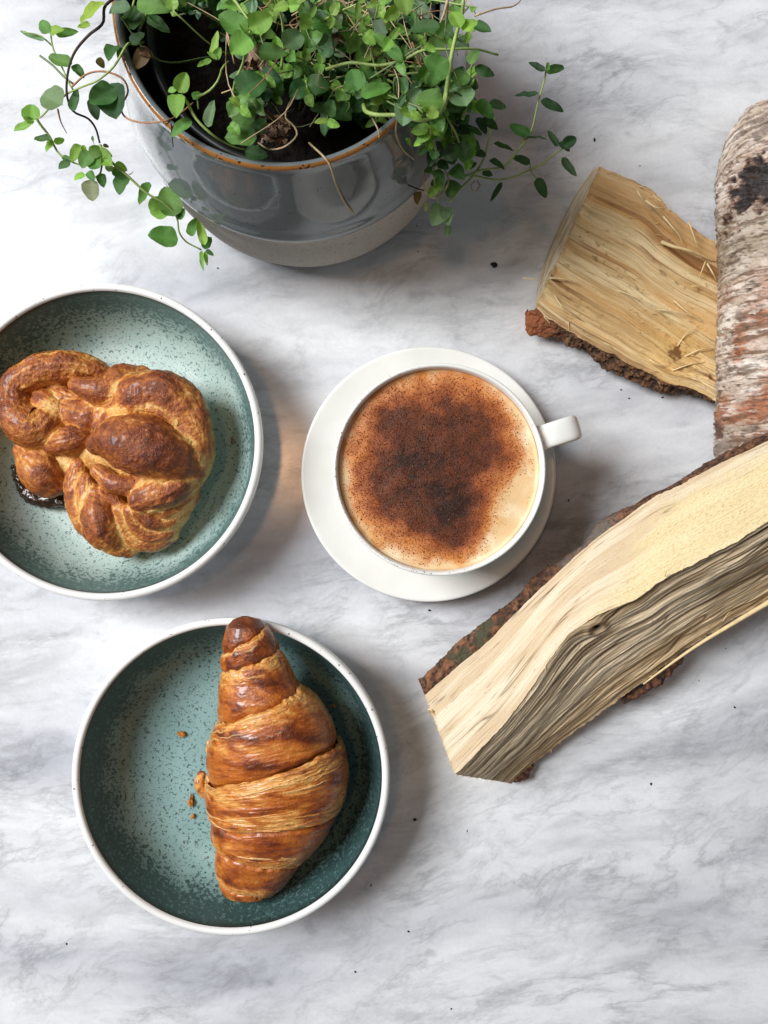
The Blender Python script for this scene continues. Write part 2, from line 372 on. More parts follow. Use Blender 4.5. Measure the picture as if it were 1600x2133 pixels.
# cocoa specks on the cup's lip
N = 150
an = np.concatenate([rng.normal(2.9, .55, 70), rng.normal(4.2, .6, 60), rng.uniform(0, 6.28, 20)])
sp = rng.uniform(.010, .028, N); rp = rng.uniform(5.24, 5.39, N)
SV = oc[None] * sp[:, None, None] * rng.uniform(.6, 1.3, (N, 6, 1)) + np.stack([cc[0] + rp * np.cos(an), cc[1] + rp * np.sin(an), np.full(N, 7.225)], -1)[:, None]
g = obj('cocoa_speck', SV, (of[None] + 6 * np.arange(N)[:, None, None]).reshape(-1, 3), M['cocoa'], cup, np.tile(s2l(85, 45, 25), (N * 6, 1)), smooth=False); g['kind'] = 'stuff'

# ---------------------------------------------------------------- croissant
rows = np.array([(1284,502,518,.2),(1290,486,540,.7),(1304,473,558,1),(1340,464,579,1),(1380,461,599,1),(1415,461,617,1),(1450,459,658,1),(1500,451,692,1),(1550,438,714,1),
                 (1600,431,724,1),(1650,432,720,1),(1700,441,704,1),(1750,447,670,1),(1800,452,626,1),(1838,457,596,1),(1856,468,576,1),(1864,484,556,.7),(1868,500,540,.3)], float)
zc_y = [1284, 1330, 1420, 1600, 1750, 1868]; zc_z = [5.35, 5.2, 4.6, 3.55, 2.9, 2.45]
edges = [(1280, 0), (1332, -30), (1376, -22), (1462, -36), (1582, -42), (1692, -4), (1770, 20), (1842, 18), (1870, 0)]
ct = thing('croissant', P(577, 1600, .6), 'golden brown glossy croissant lying in the teal bowl', 'croissant')
def cro_surface(py, ang, fac):
    """image row py (array), angle, radial factor -> world points"""
    L = np.interp(py, rows[:, 0], rows[:, 1]); R = np.interp(py, rows[:, 0], rows[:, 2])
    zc = np.interp(py, zc_y, zc_z); k = (CH - zc) / CF
    x0 = ((L + R) / 2 - 800) * k; w = (R - L) / 2 * k; h = np.minimum(w * .92, .55 + w * .72)
    y = (1066.5 - py) * k
    ca, sa = np.cos(ang), np.sin(ang)
    x = x0 + w * fac * ex(ca, .92); z = zc + h * fac * ex(sa, .92)
    r2 = np.sqrt((x - c2[0])**2 + (y - c2[1])**2)
    fl = np.interp(r2, [0, 6.0, 6.6, 7.05, 7.45, 7.78, 8.0, 8.14, 9], [.66, .72, .97, 1.4, 2.05, 2.85, 3.7, 4.5, 4.7])
    z = np.maximum(z, fl)
    return np.stack([x, y, z], -1)
nb = len(edges) - 1; center = 4; crN = 190
ang = np.linspace(-np.pi, np.pi, crN, endpoint=False)[None]
def wrap(b, tt, ang, lift=0.0):
    (y0, s0), (y1, s1) = edges[b], edges[b + 1]
    xa = np.cos(ang) * np.where(np.sin(ang) > -.2, 1, 1)
    wob = 10 * pn(np.cos(ang) * 2.2 + b * 7, np.sin(ang) * 2.2, b * 3.1) + 6.0 * pn(np.cos(ang) * 7 + b, np.sin(ang) * 7, b)
    e0 = y0 + s0 * xa + (wob if b > 0 else 0); e1 = y1 + s1 * xa + (6 * pn(np.cos(ang) * 2.2 + b * 7 + 7, np.sin(ang) * 2.2, b * 3.1 + 3.1) if b < nb - 1 else 0)
    py = np.clip(e0 + tt * (e1 - e0), 1284, 1868)
    d = tt if b < center else (1 - tt)                     # 0 at the lip, 1 where it dives under its neighbour
    if b == center: d = tt
    dc = np.clip(d, 0, 1.12)
    prof = .955 + .065 * np.sin(np.pi * np.clip(dc, 0, 1) ** .75)
    if b == center:
        prof = .985 + .035 * np.sin(np.pi * tt)
        lipd = np.minimum(tt, 1 - tt)
    else: lipd = dc
    prof = prof - .10 * sst(.88, 1.12, dc) * (b != center) - .05 * (1 - sst(0, .035, lipd)) * (b not in (0, nb - 1))
    prof = prof + 0 * ang
    # flaky striations run along the edges of each wrap
    st = pn(py * .16 - .10 * s0 * xa + 5 * b, np.cos(ang) * 1.3 + 2, np.sin(ang) * 1.3) + .6 * pn(py * .42 + 3 * b, np.cos(ang) * 2.2, np.sin(ang) * 2.2 + 4) + .35 * pn(py * .8, np.cos(ang) * 4, np.sin(ang) * 4 + 9)
    blob = fbm(py * .030 + b * 3, np.cos(ang) * 1.7, np.sin(ang) * 1.7, 5, .6)
    med = fbm(py * .085 + b, np.cos(ang) * 3.6, np.sin(ang) * 3.6 + 3, 4, .6)
    wq = (py - y0) - s0 * xa * (1 - tt) - s1 * xa * tt
    saw = np.mod(wq * .105 + 1.6 * pn(py * .02 + b, np.cos(ang) * 1.5, np.sin(ang) * 1.5 + 7) + .5 * med, 1.0); saw2 = np.mod(wq * .23 + 1.2 * pn(py * .03 + b, np.cos(ang) * 2.5, np.sin(ang) * 2.5 + 1) + .4 * med, 1.0)
    pale = np.clip(1.0 - sst(.0, .42, lipd + .34 * blob + .14 * med), 0, 1) * (.15 if b == 0 else 1.0)
    hair = sst(.22, .5, pn(wq * .9 + 4 * med, np.cos(ang) * 3.5, np.sin(ang) * 3.5 + b)) * (.25 + .75 * pale)
    lines = np.clip(sst(.80, .97, saw) * (.15 + .85 * pale) + .7 * sst(.8, .97, saw2) * pale + .6 * hair, 0, 1)
    amp = .008 + .016 * pale
    fac = prof * (1 + amp * st + .022 * blob + .010 * med + .004 * fbm(py * .2, np.cos(ang) * 12, np.sin(ang) * 12 + b, 3) + (.020 * pale + .004) * (1 - saw) + .010 * pale * (1 - saw2) - .006 * hair)
    fac = fac + lift
    G = cro_surface(py, ang, fac)
    topness = sst(-.35, .75, np.sin(ang)) + 0 * py
    brown = np.clip((1 - pale) * (.33 + .42 * topness) + .60 * blob + .26 * med + .10 * st + .06, 0, 1.1)
    if b <= 1: brown = np.clip(brown + .12, 0, 1.1)
    col = mixc(s2l(230, 170, 92), s2l(214, 140, 60), sst(.02, .30, brown)); col = mixc(col, s2l(190, 106, 36), sst(.28, .62, brown)); col = mixc(col, s2l(150, 72, 20), sst(.62, .92, brown)); col = mixc(col, s2l(104, 46, 16), sst(.92, 1.1, brown))
    col = mixc(col, s2l(236, 190, 122), .55 * pale * sst(.05, .4, st)); col = mixc(col, s2l(150, 82, 32), .75 * lines)
    if b == 0: col = mixc(col, s2l(88, 38, 18), .85 * np.exp(-((py - 1298) / 13.0)**2) * topness)
    return G, col, pale
for b in range(nb):
    nt = max(16, int((edges[b + 1][0] - edges[b][0]) * .9))
    lo, hi = (0.0, 1.12) if b < center else ((0.0, 1.0) if b == center else (-.12, 1.0))
    if b == nb - 1: hi = 1
    G, col, _ = wrap(b, np.linspace(lo, hi, nt)[:, None], ang)
    obj('dough_layer', G, gfaces(nt, crN, True, True), M['croissant'], ct, col)
# thin torn strips of lamination lifting along the lip of every wrap
gfl = np.random.default_rng(21)
for b in range(1, nb - 1):
    for j in range(11 if b in (3, 4) else 7):
        side = gfl.random() < .5 if b == center else b > center
        na_ = 46; a0 = gfl.uniform(.15, 2.6); a1 = min(a0 + gfl.uniform(.35, 1.3), 3.0); an_ = np.linspace(a1, a0, na_)[None]
        hb = (edges[b + 1][0] - edges[b][0]); t0 = gfl.uniform(.03, .34); w0 = gfl.uniform(2.5, 6.5) / hb
        tap = np.sin(np.pi * np.linspace(0, 1, na_))[None] ** .6 * (.75 + .5 * pn(an_ * 6, j, b))
        r_ = np.array([0, .0, .25, .6, 1.0])[:, None]; lf = np.array([-.012, .014, .020, .012, -.006])[:, None] * np.clip(tap, 0, 1)
        tc = t0 + gfl.uniform(-.10, .10) * np.linspace(-.5, .5, na_)[None] + .03 * pn(an_ * 3, j + 5, b); tq = tc + (r_ - .3) * w0 * np.clip(tap, .02, 2)
        tq = 1 - tq if side else tq
        G, col, _ = wrap(b, tq, an_, lf)
        tone = [s2l(238, 190, 116), s2l(220, 154, 76), s2l(196, 120, 50), s2l(244, 206, 144)][gfl.integers(0, 4)]
        obj('flaky_strip', G, gfaces(5, na_), M['croissant'], ct, mixc(col, tone, np.full(col.shape[:-1], .6)))
pyc = np.linspace(1300, 1856, 60)[:, None] + 0 * ang
obj('dough_core', cro_surface(pyc, ang + 0 * pyc, .90 + 0 * pyc), gfaces(60, crN, True, True), M['croissant'], ct, np.tile(s2l(190, 120, 52), (60 * crN, 1)))
# little tail of dough on the left flank and a loose flake
def blob_obj(name, pts, radii, mat, parent, colf, m=28, amp=.06, freq=1.6, flat=1.0, n=None):
    C0 = np.array([list(p) + [r] for p, r in zip(pts, radii)], float)
    L = np.linalg.norm(np.diff(C0[:, :3], axis=0), axis=1).sum()
    n = n or max(14, int(L / .09) + 14)
    Q = spl(C0, n); C = Q[:, :3]; R = Q[:, 3].copy()
    T, S, U = frames(C)
    # round caps
    ext = 9; ph = np.linspace(np.pi / 2, 0, ext, endpoint=False)
    Cs = np.concatenate([C[0] - T[0] * R[0] * np.sin(ph)[:, None] * .8, C, (C[-1] + T[-1] * R[-1] * np.sin(ph)[:, None] * .8)[::-1]])
    Rs = np.concatenate([R[0] * np.maximum(np.cos(ph), .02), R, (R[-1] * np.maximum(np.cos(ph), .02))[::-1]])
    rep = lambda A: np.concatenate([np.repeat(A[:1], ext, 0), A, np.repeat(A[-1:], ext, 0)])
    S, U, T = rep(S), rep(U), rep(T)
    a = np.linspace(0, 2 * np.pi, m, endpoint=False)
    dirs = np.cos(a)[None, :, None] * S[:, None] + np.sin(a)[None, :, None] * U[:, None] * flat
    V = Cs[:, None] + Rs[:, None, None] * dirs
    nz = fbm(V[..., 0] * freq, V[..., 1] * freq, V[..., 2] * freq, 4)
    V = V + dirs * (nz * amp)[..., None]
    return obj(name, V, gfaces(len(Cs), m, True), mat, parent, colf(V, dirs)), V
blob_obj('dough_tail', [P(420, 1612, 3.2), P(416, 1630, 3.3), P(424, 1645, 3.1), P(440, 1660, 2.9)], [.22, .30, .36, .3], M['croissant'], ct,
         lambda V, d: mixc(s2l(226, 160, 80), s2l(140, 66, 22), sst(-.2, .35, fbm(V[..., 0] * 3, V[..., 1] * 3, V[..., 2] * 3, 3))))
blob_obj('dough_tail', [P(435, 1545, 3.5), P(436, 1562, 3.6), P(438, 1580, 3.5)], [.12, .2, .12], M['croissant'], ct,
         lambda V, d: mixc(s2l(226, 170, 96), s2l(196, 130, 60), sst(-.2, .35, fbm(V[..., 0] * 3, V[..., 1] * 3, V[..., 2] * 3, 3))))
blob_obj('dough_tail', [P(436, 1618, 3.5), P(441, 1636, 3.6), P(446, 1656, 3.5)], [.2, .3, .2], M['croissant'], ct,
         lambda V, d: mixc(s2l(226, 165, 88), s2l(190, 115, 46), sst(-.2, .35, fbm(V[..., 0] * 3, V[..., 1] * 3, V[..., 2] * 3, 3))))
# thin loose flakes lifting off the crust
def flake(cx, cy, z, L, Wd, rotz, col, seed, parent, name='crust_flake', tilt=.2):
    r = np.random.default_rng(seed); u = np.linspace(-1, 1, 7); v = np.linspace(-1, 1, 5)
    UU, VV = np.meshgrid(u, v, indexing='ij')
    x = UU * L * (1 - .25 * VV**2) + .1 * L * r.normal(size=UU.shape) * .5; y = VV * Wd * np.sqrt(np.maximum(1 - .8 * UU**2, .1)) + .05 * Wd * r.normal(size=UU.shape)
    z_ = tilt * L * (UU**2) * .5 + .03 * r.normal(size=UU.shape) * L
    c, s_ = math.cos(rotz), math.sin(rotz); p0 = P(cx, cy, z)
    G = np.stack([p0[0] + c * x - s_ * y, p0[1] + s_ * x + c * y, z + z_ + .02], -1)
    Gb = G.copy(); Gb[..., 2] -= .02
    nn = G.shape[0] * G.shape[1]
    f = np.concatenate([gfaces(7, 5, flip=True), gfaces(7, 5) + nn])
    return obj(name, np.concatenate([G.reshape(-1, 3), Gb.reshape(-1, 3)]), f, M['croissant'] if col is not None else M['crumb_gold'], parent, None if col is None else np.tile(col, (nn * 2, 1)))
for k, (fx, fy, fz, L, w_, ro) in enumerate([(668, 1526, 5.6, .12, .05, .4), (582, 1538, 6.3, .10, .05, 1.0), (640, 1560, 6.0, .35, .05, .35), (600, 1580, 6.25, .4, .05, .25), (560, 1610, 6.3, .5, .06, .2),
                                            (500, 1622, 5.6, .45, .05, .1), (620, 1690, 6.0, .5, .05, 0.0), (500, 1500, 5.9, .4, .04, .3), (580, 1470, 6.1, .4, .04, .35)]):
    flake(fx, fy, fz, L, w_, ro, s2l(240, 205, 150), 50 + k, ct)
def crumb(name, px, py, z, r, mat, seed, label, cat, group):
    g = np.random.default_rng(seed); th = np.linspace(0, np.pi, 6)[:, None]; ph = np.linspace(0, 2 * np.pi, 8, endpoint=False)[None]
    R = r * (1 + .35 * g.normal(size=(6, 8))); R = np.clip(R, r * .4, r * 1.8); c = P(px, py, z)
    ar = g.uniform(.6, 1.5)
    G = np.stack([c[0] + ar * R * np.sin(th) * np.cos(ph), c[1] + R / ar * np.sin(th) * np.sin(ph), z + r * .5 + .55 * R * np.cos(th) + 0 * ph], -1)
    return tag(obj(name, G, gfaces(6, 8, True), mat, None, loc=(c[0], c[1], z), smooth=False), label, cat, group)
crumb('pastry_crumb', 378, 1527, .68, .20, M['crumb_gold'], 1, 'pale golden pastry crumb left of the croissant, highest of those on the bowl floor', 'crumb', 'crumbs in the bowls')
crumb('pastry_crumb', 398, 1668, .68, .22, M['crumb_gold'], 2, 'largest golden pastry crumb beside the lower left flank of the croissant', 'crumb', 'crumbs in the bowls')
crumb('pastry_crumb', 402, 1700, .68, .12, M['crumb_gold'], 3, 'small brown pastry crumb just below the largest crumb by the croissant', 'crumb', 'crumbs in the bowls')
crumb('pastry_crumb', 692, 1470, 1.9, .14, M['crumb_gold'], 4, 'pastry crumb on the bowl wall at the right of the croissant', 'crumb', 'crumbs in the bowls')
crumb('pastry_crumb', 382, 1127, .75, .12, M['crumb_dark'], 5, 'dark crumb on the pale bowl floor below the knotted bun', 'crumb', 'crumbs in the bowls')
crumb('syrup_drop', 484, 919, 1.3, .13, M['syrup'], 6, 'small amber syrup drop on the bowl wall right of the bun', 'syrup', 'crumbs in the bowls')

# ---------------------------------------------------------------- knotted bun
bun = thing('knotted_bun', P(215, 950, .6), 'golden brown knotted sweet bun in the pale teal bowl', 'bun')
def C3(X, Y, z): return P(X / 2.667, 580 + Y / 2.667, z)
strands = [
 [(590,540,2.0,.55),(500,500,2.4,.72),(400,490,2.7,.86),(280,500,2.9,.9),(160,545,3.0,.85),(82,605,3.0,.74),(82,690,3.0,.84),(120,785,3.1,1.12),(190,825,3.1,1.16),(260,790,2.9,.95),(300,730,2.7,.7)],
 [(215,685,2.3,.55),(265,690,2.7,.70),(310,740,2.7,.65),(350,790,2.4,.4)],
 [(420,590,3.45,.42),(490,610,3.5,.66),(590,620,3.4,.85),(690,570,3.0,.88),(790,545,2.5,.62)],
 [(360,740,2.4,.7),(460,760,2.7,.9),(570,740,2.7,.8)],
 [(290,925,2.9,.52),(350,905,3.1,.75),(430,890,3.0,.72),(490,860,2.7,.5)],
 [(150,960,2.0,.75),(205,1030,2.3,1.15),(245,1095,2.35,1.15),(275,1120,2.1,1.0)],
 [(640,720,3.3,.55),(740,660,3.6,1.05),(880,640,3.6,1.28),(1010,710,3.3,1.28),(1075,840,3.1,1.15),(1085,960,2.9,1.1),(1060,1060,2.6,1.0)],
 [(540,920,4.1,.62),(620,900,4.3,1.25),(730,915,4.4,1.6),(850,955,4.2,1.6),(970,1000,3.7,1.35),(1060,1040,3.0,.95)],
 [(440,1040,2.5,.5),(420,1130,2.5,.58),(425,1240,2.4,.6),(470,1350,2.2,.62),(520,1420,2.0,.5)],
 [(480,1120,3.0,.42),(480,1230,2.9,.5),(500,1330,2.7,.5)],
 [(540,1190,3.0,.5),(540,1290,3.05,.85),(575,1400,2.8,.98),(640,1470,2.3,.75),(720,1500,1.9,.55)],
 [(670,1290,3.1,.42),(690,1380,2.8,.45),(760,1455,2.4,.5),(860,1470,2.0,.5),(950,1420,1.9,.45)],
 [(720,1290,3.3,.4),(760,1370,2.9,.42),(840,1420,2.5,.45),(930,1400,2.3,.45),(1010,1320,2.1,.42)],
 [(770,1290,3.4,.38),(840,1350,3.1,.40),(930,1350,2.7,.42),(1010,1290,2.5,.42),(1070,1210,2.2,.4)],
 [(850,1270,3.5,.36),(930,1290,3.1,.4),(1010,1230,2.8,.42),(1075,1150,2.5,.42)],
 [(780,1230,3.6,.68),(870,1190,3.7,.9),(960,1160,3.5,.85),(1040,1120,3.1,.65)],
 [(545,1070,3.6,.42),(620,1130,3.7,.52),(720,1150,3.7,.52),(800,1130,3.6,.4)],
 [(600,1170,3.3,.36),(640,1230,3.2,.34),(680,1280,3.0,.3)],
 [(300,620,2.2,.5),(380,670,2.5,.6),(450,690,2.6,.5)],
 [(560,830,3.1,.4),(640,760,3.5,.42),(760,720,4.2,.3),(880,740,4.4,.24),(980,800,4.1,.2)],
]
SQ = []
for sidx, st in enumerate(strands):
    pts = np.array([C3(X, Y, z) for X, Y, z, r in st]); SQ.append(spl(np.concatenate([pts, np.array([[q[3]] for q in st])], 1), 40))
def others(V, me):
    d = np.full(V.shape[:-1], 9.0)
    for k, Q in enumerate(SQ):
        if k == me: continue
        for q in Q[::2]: d = np.minimum(d, np.linalg.norm(V - q[:3], axis=-1) - q[3])
    return d
def bun_strand(k, Q, m=72, base=False):
    C0 = Q[:, :3]; L = np.linalg.norm(np.diff(C0, axis=0), axis=1).sum(); n = max(30, int(L / .065))
    Q = spl(Q, n); C, R = Q[:, :3], Q[:, 3]; T, S, U = frames(C)
    ext = 14; ph = np.linspace(np.pi / 2, 0, ext, endpoint=False)
    Cs = np.concatenate([C[0] - T[0] * R[0] * np.sin(ph)[:, None], C, (C[-1] + T[-1] * R[-1] * np.sin(ph)[:, None])[::-1]])
    Rs = np.concatenate([R[0] * np.maximum(np.cos(ph), .02), R, (R[-1] * np.maximum(np.cos(ph), .02))[::-1]])
    rep = lambda A: np.concatenate([np.repeat(A[:1], ext, 0), A, np.repeat(A[-1:], ext, 0)])
    S, U = rep(S), rep(U)
    a = np.linspace(0, 2 * np.pi, m, endpoint=False)
    dirs = np.cos(a)[None, :, None] * S[:, None] + np.sin(a)[None, :, None] * U[:, None]
    V = Cs[:, None] + Rs[:, None, None] * dirs
    x, y, z = V[..., 0], V[..., 1], V[..., 2]
    lowf = fbm(x * .55 + 2 * k, y * .55, z * .55, 3)
    al = np.arange(len(Cs))[:, None] * .065
    ridge = pn(al * .30 + 3 * k, np.cos(a)[None] * 4.2 + lowf * 1.2, np.sin(a)[None] * 4.2) + .6 * pn(al * .5, np.cos(a)[None] * 9 + lowf * 2, np.sin(a)[None] * 9 + k)
    crink = fbm(x * 4.2, y * 4.2, z * 4.2 + k, 4, .6); med = fbm(x * 1.5, y * 1.5, z * 1.5 + 2 * k, 3); rdg = 1 - 2 * np.abs(fbm(x * 2.6 + 5, y * 2.6, z * 2.6 + k, 3, .6))
    stri = pn(al * .25 + k, np.cos(a)[None] * 15 + med * 3, np.sin(a)[None] * 15) + .6 * pn(al * .4 + k, np.cos(a)[None] * 28 + med * 5, np.sin(a)[None] * 28); smask = sst(-.1, .25, fbm(x * .6 + 4, y * .6, z * .6 + k, 2))
    rsc = np.minimum(Rs, .9)[:, None]
    rid_amp = .05 + .09 * sst(0, .35, fbm(x * .45 + 9, y * .45, z * .45 + 3 * k, 2))
    V = V + dirs * (rsc * (.20 * lowf + .06 * med + rid_amp * ridge * .9 + .085 * stri * smask + .045 * crink + .05 * rdg))[..., None]
    if not base:
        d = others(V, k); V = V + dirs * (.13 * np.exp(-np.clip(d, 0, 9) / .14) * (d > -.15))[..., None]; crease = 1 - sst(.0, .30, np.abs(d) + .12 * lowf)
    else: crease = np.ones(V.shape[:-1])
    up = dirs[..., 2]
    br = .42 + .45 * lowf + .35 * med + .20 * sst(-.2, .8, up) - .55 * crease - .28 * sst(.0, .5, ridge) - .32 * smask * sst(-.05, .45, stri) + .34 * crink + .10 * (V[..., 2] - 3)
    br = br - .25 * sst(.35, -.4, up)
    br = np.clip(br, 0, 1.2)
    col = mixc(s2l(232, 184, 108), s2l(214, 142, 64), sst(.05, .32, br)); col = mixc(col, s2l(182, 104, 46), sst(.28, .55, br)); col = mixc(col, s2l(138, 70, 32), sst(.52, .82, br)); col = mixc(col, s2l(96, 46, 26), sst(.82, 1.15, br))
    V[..., 2] = np.maximum(V[..., 2], .67)
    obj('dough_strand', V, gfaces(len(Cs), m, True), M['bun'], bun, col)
for k, Q in enumerate(SQ): bun_strand(k, Q)
for st in ([(560,960,1.9,1.25),(760,960,2.0,2.0),(900,1050,1.9,1.6)], [(180,800,1.7,.8),(300,850,1.7,1.1),(450,900,1.8,1.3)], [(600,1250,1.7,1.0),(800,1280,1.7,1.2),(950,1180,1.8,1.0)], [(500,680,1.7,.9),(760,640,1.8,1.2),(950,720,1.9,1.1)], [(250,560,1.7,.7),(380,560,1.8,.8)], [(150,680,1.6,.8),(230,720,1.7,.8)], [(200,950,1.6,.9),(330,1000,1.7,1.0),(450,1050,1.7,1.0)]):
    pts = np.array([C3(X, Y, z) for X, Y, z, r in st]); bun_strand(40, spl(np.concatenate([pts, np.array([[q[3]] for q in st])], 1), 20), 48, True)
blob_obj('filling', [C3(85, 1050, 1.0), C3(125, 1150, 1.0), C3(190, 1215, 1.05), C3(280, 1235, 1.1), C3(375, 1240, 1.0)], [.22, .38, .45, .42, .38], M['jam'], bun, lambda V, d: np.full(V.shape, .01), 30, .22, 3.0)
sy = bun
def puddle(name, X, Y, z, rx, ry, mat, parent, seed):
    g = np.random.default_rng(seed); r = np.linspace(.001, 1, 8)[:, None]; a = np.linspace(0, 2 * np.pi, 40, endpoint=False)[None]
    c = C3(X, Y, z); w = 1 + .5 * pn(np.cos(a) * 1.6 + seed, np.sin(a) * 1.6, seed)
    G = np.stack([c[0] + rx * r * w * np.cos(a), c[1] + ry * r * w * np.sin(a), z + .07 * np.sqrt(np.maximum(1 - r**2, 0)) + 0 * a], -1)
    return obj(name, G, gfaces(8, 40, True), mat, parent)
puddle('syrup_pool', 105, 1120, .66, .45, .8, M['syrup'], bun, 3); puddle('syrup_pool', 160, 1225, .66, .55, .35, M['syrup'], bun, 8)

# ---------------------------------------------------------------- firewood
def ribbon(pa, pb, n, m, flip=False):
    A = spl(pa, n); B = spl(pb, n); v = np.linspace(0, 1, m)[None, :, None]
    return A[:, None] * (1 - v) + B[:, None] * v
def px3(L): return np.array([P(*q) for q in L])

# --- front log
log3 = thing('split_log', P(1150, 1480, 0), 'long split log with cream top and grey fibrous flank in front', 'firewood', 'split firewood')
T3 = px3([(885,1448,3.6),(940,1400,3.8),(1016,1336,4.1),(1077,1274,4.5),(1172,1184,5.0),(1222,1138,5.3),(1267,1103,5.5),(1315,1070,5.8),(1362,1034,6.1),(1422,1007,6.5),(1481,975,6.9),(1540,947,7.2),(1600,918,7.5),(1740,850,8.2)])
R3 = px3([(948,1613,5.2),(1005,1556,5.5),(1060,1495,5.75),(1112,1425,5.95),(1150,1365,6.2),(1190,1318,6.4),(1250,1279,6.8),(1320,1250,7.1),(1375,1212,7.4),(1450,1172,7.8),(1530,1130,8.2),(1600,1086,8.5),(1740,1005,9.2)])
L3 = px3([(1066,1632,.8),(1112,1590,1.0),(1190,1530,1.4),(1290,1457,2.0),(1370,1398,2.5),(1450,1337,3.0),(1530,1290,3.5),(1600,1250,3.9),(1740,1180,4.8)])
nU = 620
def rough(pts, seed, amp=.05, n=nU):
    C = spl(pts, n); u = np.linspace(0, np.linalg.norm(np.diff(C, axis=0), axis=1).sum(), n); k = sst(0, .3, u)
    return C + k[:, None] * amp * np.stack([fbm(u * 1.1, seed, j * 3.3, 4, .65) for j in range(3)], 1)
T3, R3, L3 = rough(T3, 1.1), rough(R3, 2.2, .07), rough(L3, 3.3, .12)
def wood_col(kind, u, v, gn, fib, extra=0):
    if kind == 'cream':
        c = mixc(s2l(208, 184, 150), s2l(228, 212, 184), sst(-.35, .25, gn)); return mixc(c, s2l(176, 144, 104), sst(.30, .75, fib) * .75)
    if kind == 'grey':
        c = mixc(s2l(180, 154, 118), s2l(234, 214, 180), sst(-.45, .25, gn)); mk = sst(-.35, .35, fbm(u * .12, v * 1.3, 15, 3)); c = mixc(c, s2l(120, 98, 70), .65 * sst(-.05, .4, fbm(u * .10 + 5, v * 1.9, 25, 4))); return mixc(c, s2l(58, 39, 24), sst(.16, .52, fib) * (.30 + .65 * mk))
    c = mixc(s2l(200, 164, 110), s2l(232, 208, 160), sst(-.35, .30, gn)); return mixc(c, s2l(130, 88, 46), sst(.22, .60, fib) * .75)
def wood_face(name, pa, pb, n, m, kind, parent, amp, seed, length, width, warp=None, flip=False, colmod=None, dispmod=None):
    pa, pb = spl(pa, n), spl(pb, n)
    def sm(C):
        k = 25; Cp = np.concatenate([2 * C[:1] - C[k:0:-1], C, 2 * C[-1:] - C[-2:-k - 2:-1]]); w_ = np.hanning(2 * k + 1); w_ /= w_.sum()
        return np.stack([np.convolve(Cp[:, j], w_, 'valid') for j in range(3)], 1)
    sa, sb = sm(pa), sm(pb); vq = np.linspace(0, 1, m)[None, :, None]
    G = sa[:, None] * (1 - vq) + sb[:, None] * vq + (pa - sa)[:, None] * np.exp(-vq * width / .12) + (pb - sb)[:, None] * np.exp(-(1 - vq) * width / .12)
    N = gnormals(G)
    if (N[..., 2].mean()) < 0: N = -N
    u = np.linspace(0, length, n)[:, None] + np.zeros((1, m)); v = np.linspace(0, width, m)[None] + np.zeros((n, 1))
    if warp is not None: v = v + warp(u, v)
    vw = v + .10 * pn(u * .12, v * .45, seed) + .02 * pn(u * .5, v * 1.2, seed + 3)
    gn = fbm(u * .10, vw * 1.1, seed, 4); fine = fbm(u * .22, vw * 8.0, seed + 5, 4, .7); fib = pn(u * .16, vw * 5.5, seed + 9) + .6 * pn(u * .35, vw * 15, seed + 2) + .4 * pn(u * .6, vw * 30, seed + 4)
    crack = np.exp(-(pn(u * .13, vw * 2.6, seed + 21) / .035)**2) * sst(.05, .35, pn(u * .30, vw * 1.0, seed + 31))
    e = np.minimum(np.linspace(0, 1, m), 1 - np.linspace(0, 1, m))[None]; ef = sst(0, .03, e)
    eu = sst(0, .02, np.linspace(0, 1, n))[:, None]
    disp = eu * (amp * (.8 * gn + .75 * fine - .35 * fib) - amp * 1.8 * crack)
    if kind == 'grey':
        ck = np.exp(-(pn(u * .09, vw * 1.9, seed + 71) / .05)**2) * sst(-.1, .2, pn(u * .2, vw * 1.2, seed + 72)); crack = np.maximum(crack, ck); disp = disp - .14 * ck * eu
    if dispmod is not None: disp = disp + eu * dispmod(u, v)
    G = G + N * (disp * ef)[..., None]
    tu = G[12] - G[0]; tu = tu / np.linalg.norm(tu, axis=-1, keepdims=True)
    G = G - tu[None] * ((.07 * fbm(v * 5, seed, 3, 4, .7) + .05 * pn(v * 1.3, seed, 8)) * np.exp(-u / .35))[..., None]
    col = wood_col(kind, u, v, gn + .5 * fine, fib)
    endz = np.exp(-u / .10) * (.4 + .6 * sst(-.2, .3, pn(v * 6, u, seed))); col = mixc(col, s2l(150, 118, 76), .5 * endz)
    col = mixc(col, s2l(96, 70, 42), .8 * crack)
    dots = sst(.42, .52, pn(u * 3.2, vw * 9, seed + 40)) * sst(-.1, .3, pn(u * .6, v * .8, seed + 41))
    dash = sst(.28, .46, pn(u * .8, vw * 15, seed + 60)) * sst(-.1, .25, pn(u * .35, vw * 2.5, seed + 61))
    col = mixc(col, s2l(126, 94, 58), .75 * dash); col = mixc(col, s2l(110, 78, 44), .7 * dots)
    if colmod is not None: col = colmod(col, u, v, G)
    o = obj(name, G, gfaces(n, m, flip=flip), M['wood'], parent, col)
    return G
def gauss(u, v, u0, v0, su, sv): return np.exp(-((u - u0) / su)**2 - ((v - v0) / sv)**2)
def cm_top(col, u, v, G):                     # fuzzy yellow patch of torn wood at the right
    f = fbm(u * 4, v * 16, 3, 4, .7); m = sst(13.5, 18.5, u + 1.2 * (v - 2.5) + 2.5 * fbm(u * .4, v * 1.6, 5, 4)) * sst(.3, 1.4, v + .8 * fbm(u * .5, v, 8, 3))
    return mixc(col, mixc(s2l(232, 214, 164), s2l(200, 172, 112), sst(.0, .6, f)), m * .7)
def dm_top(u, v): m = sst(13.5, 18.5, u + 1.2 * (v - 2.5) + 2.5 * fbm(u * .4, v * 1.6, 5, 4)); return m * .035 * fbm(u * 4, v * 16, 3, 4, .7)
wood_face('top_face', T3, R3, nU, 170, 'cream', log3, .035, 3.3, 29, 4.8, flip=True, colmod=cm_top, dispmod=dm_top)
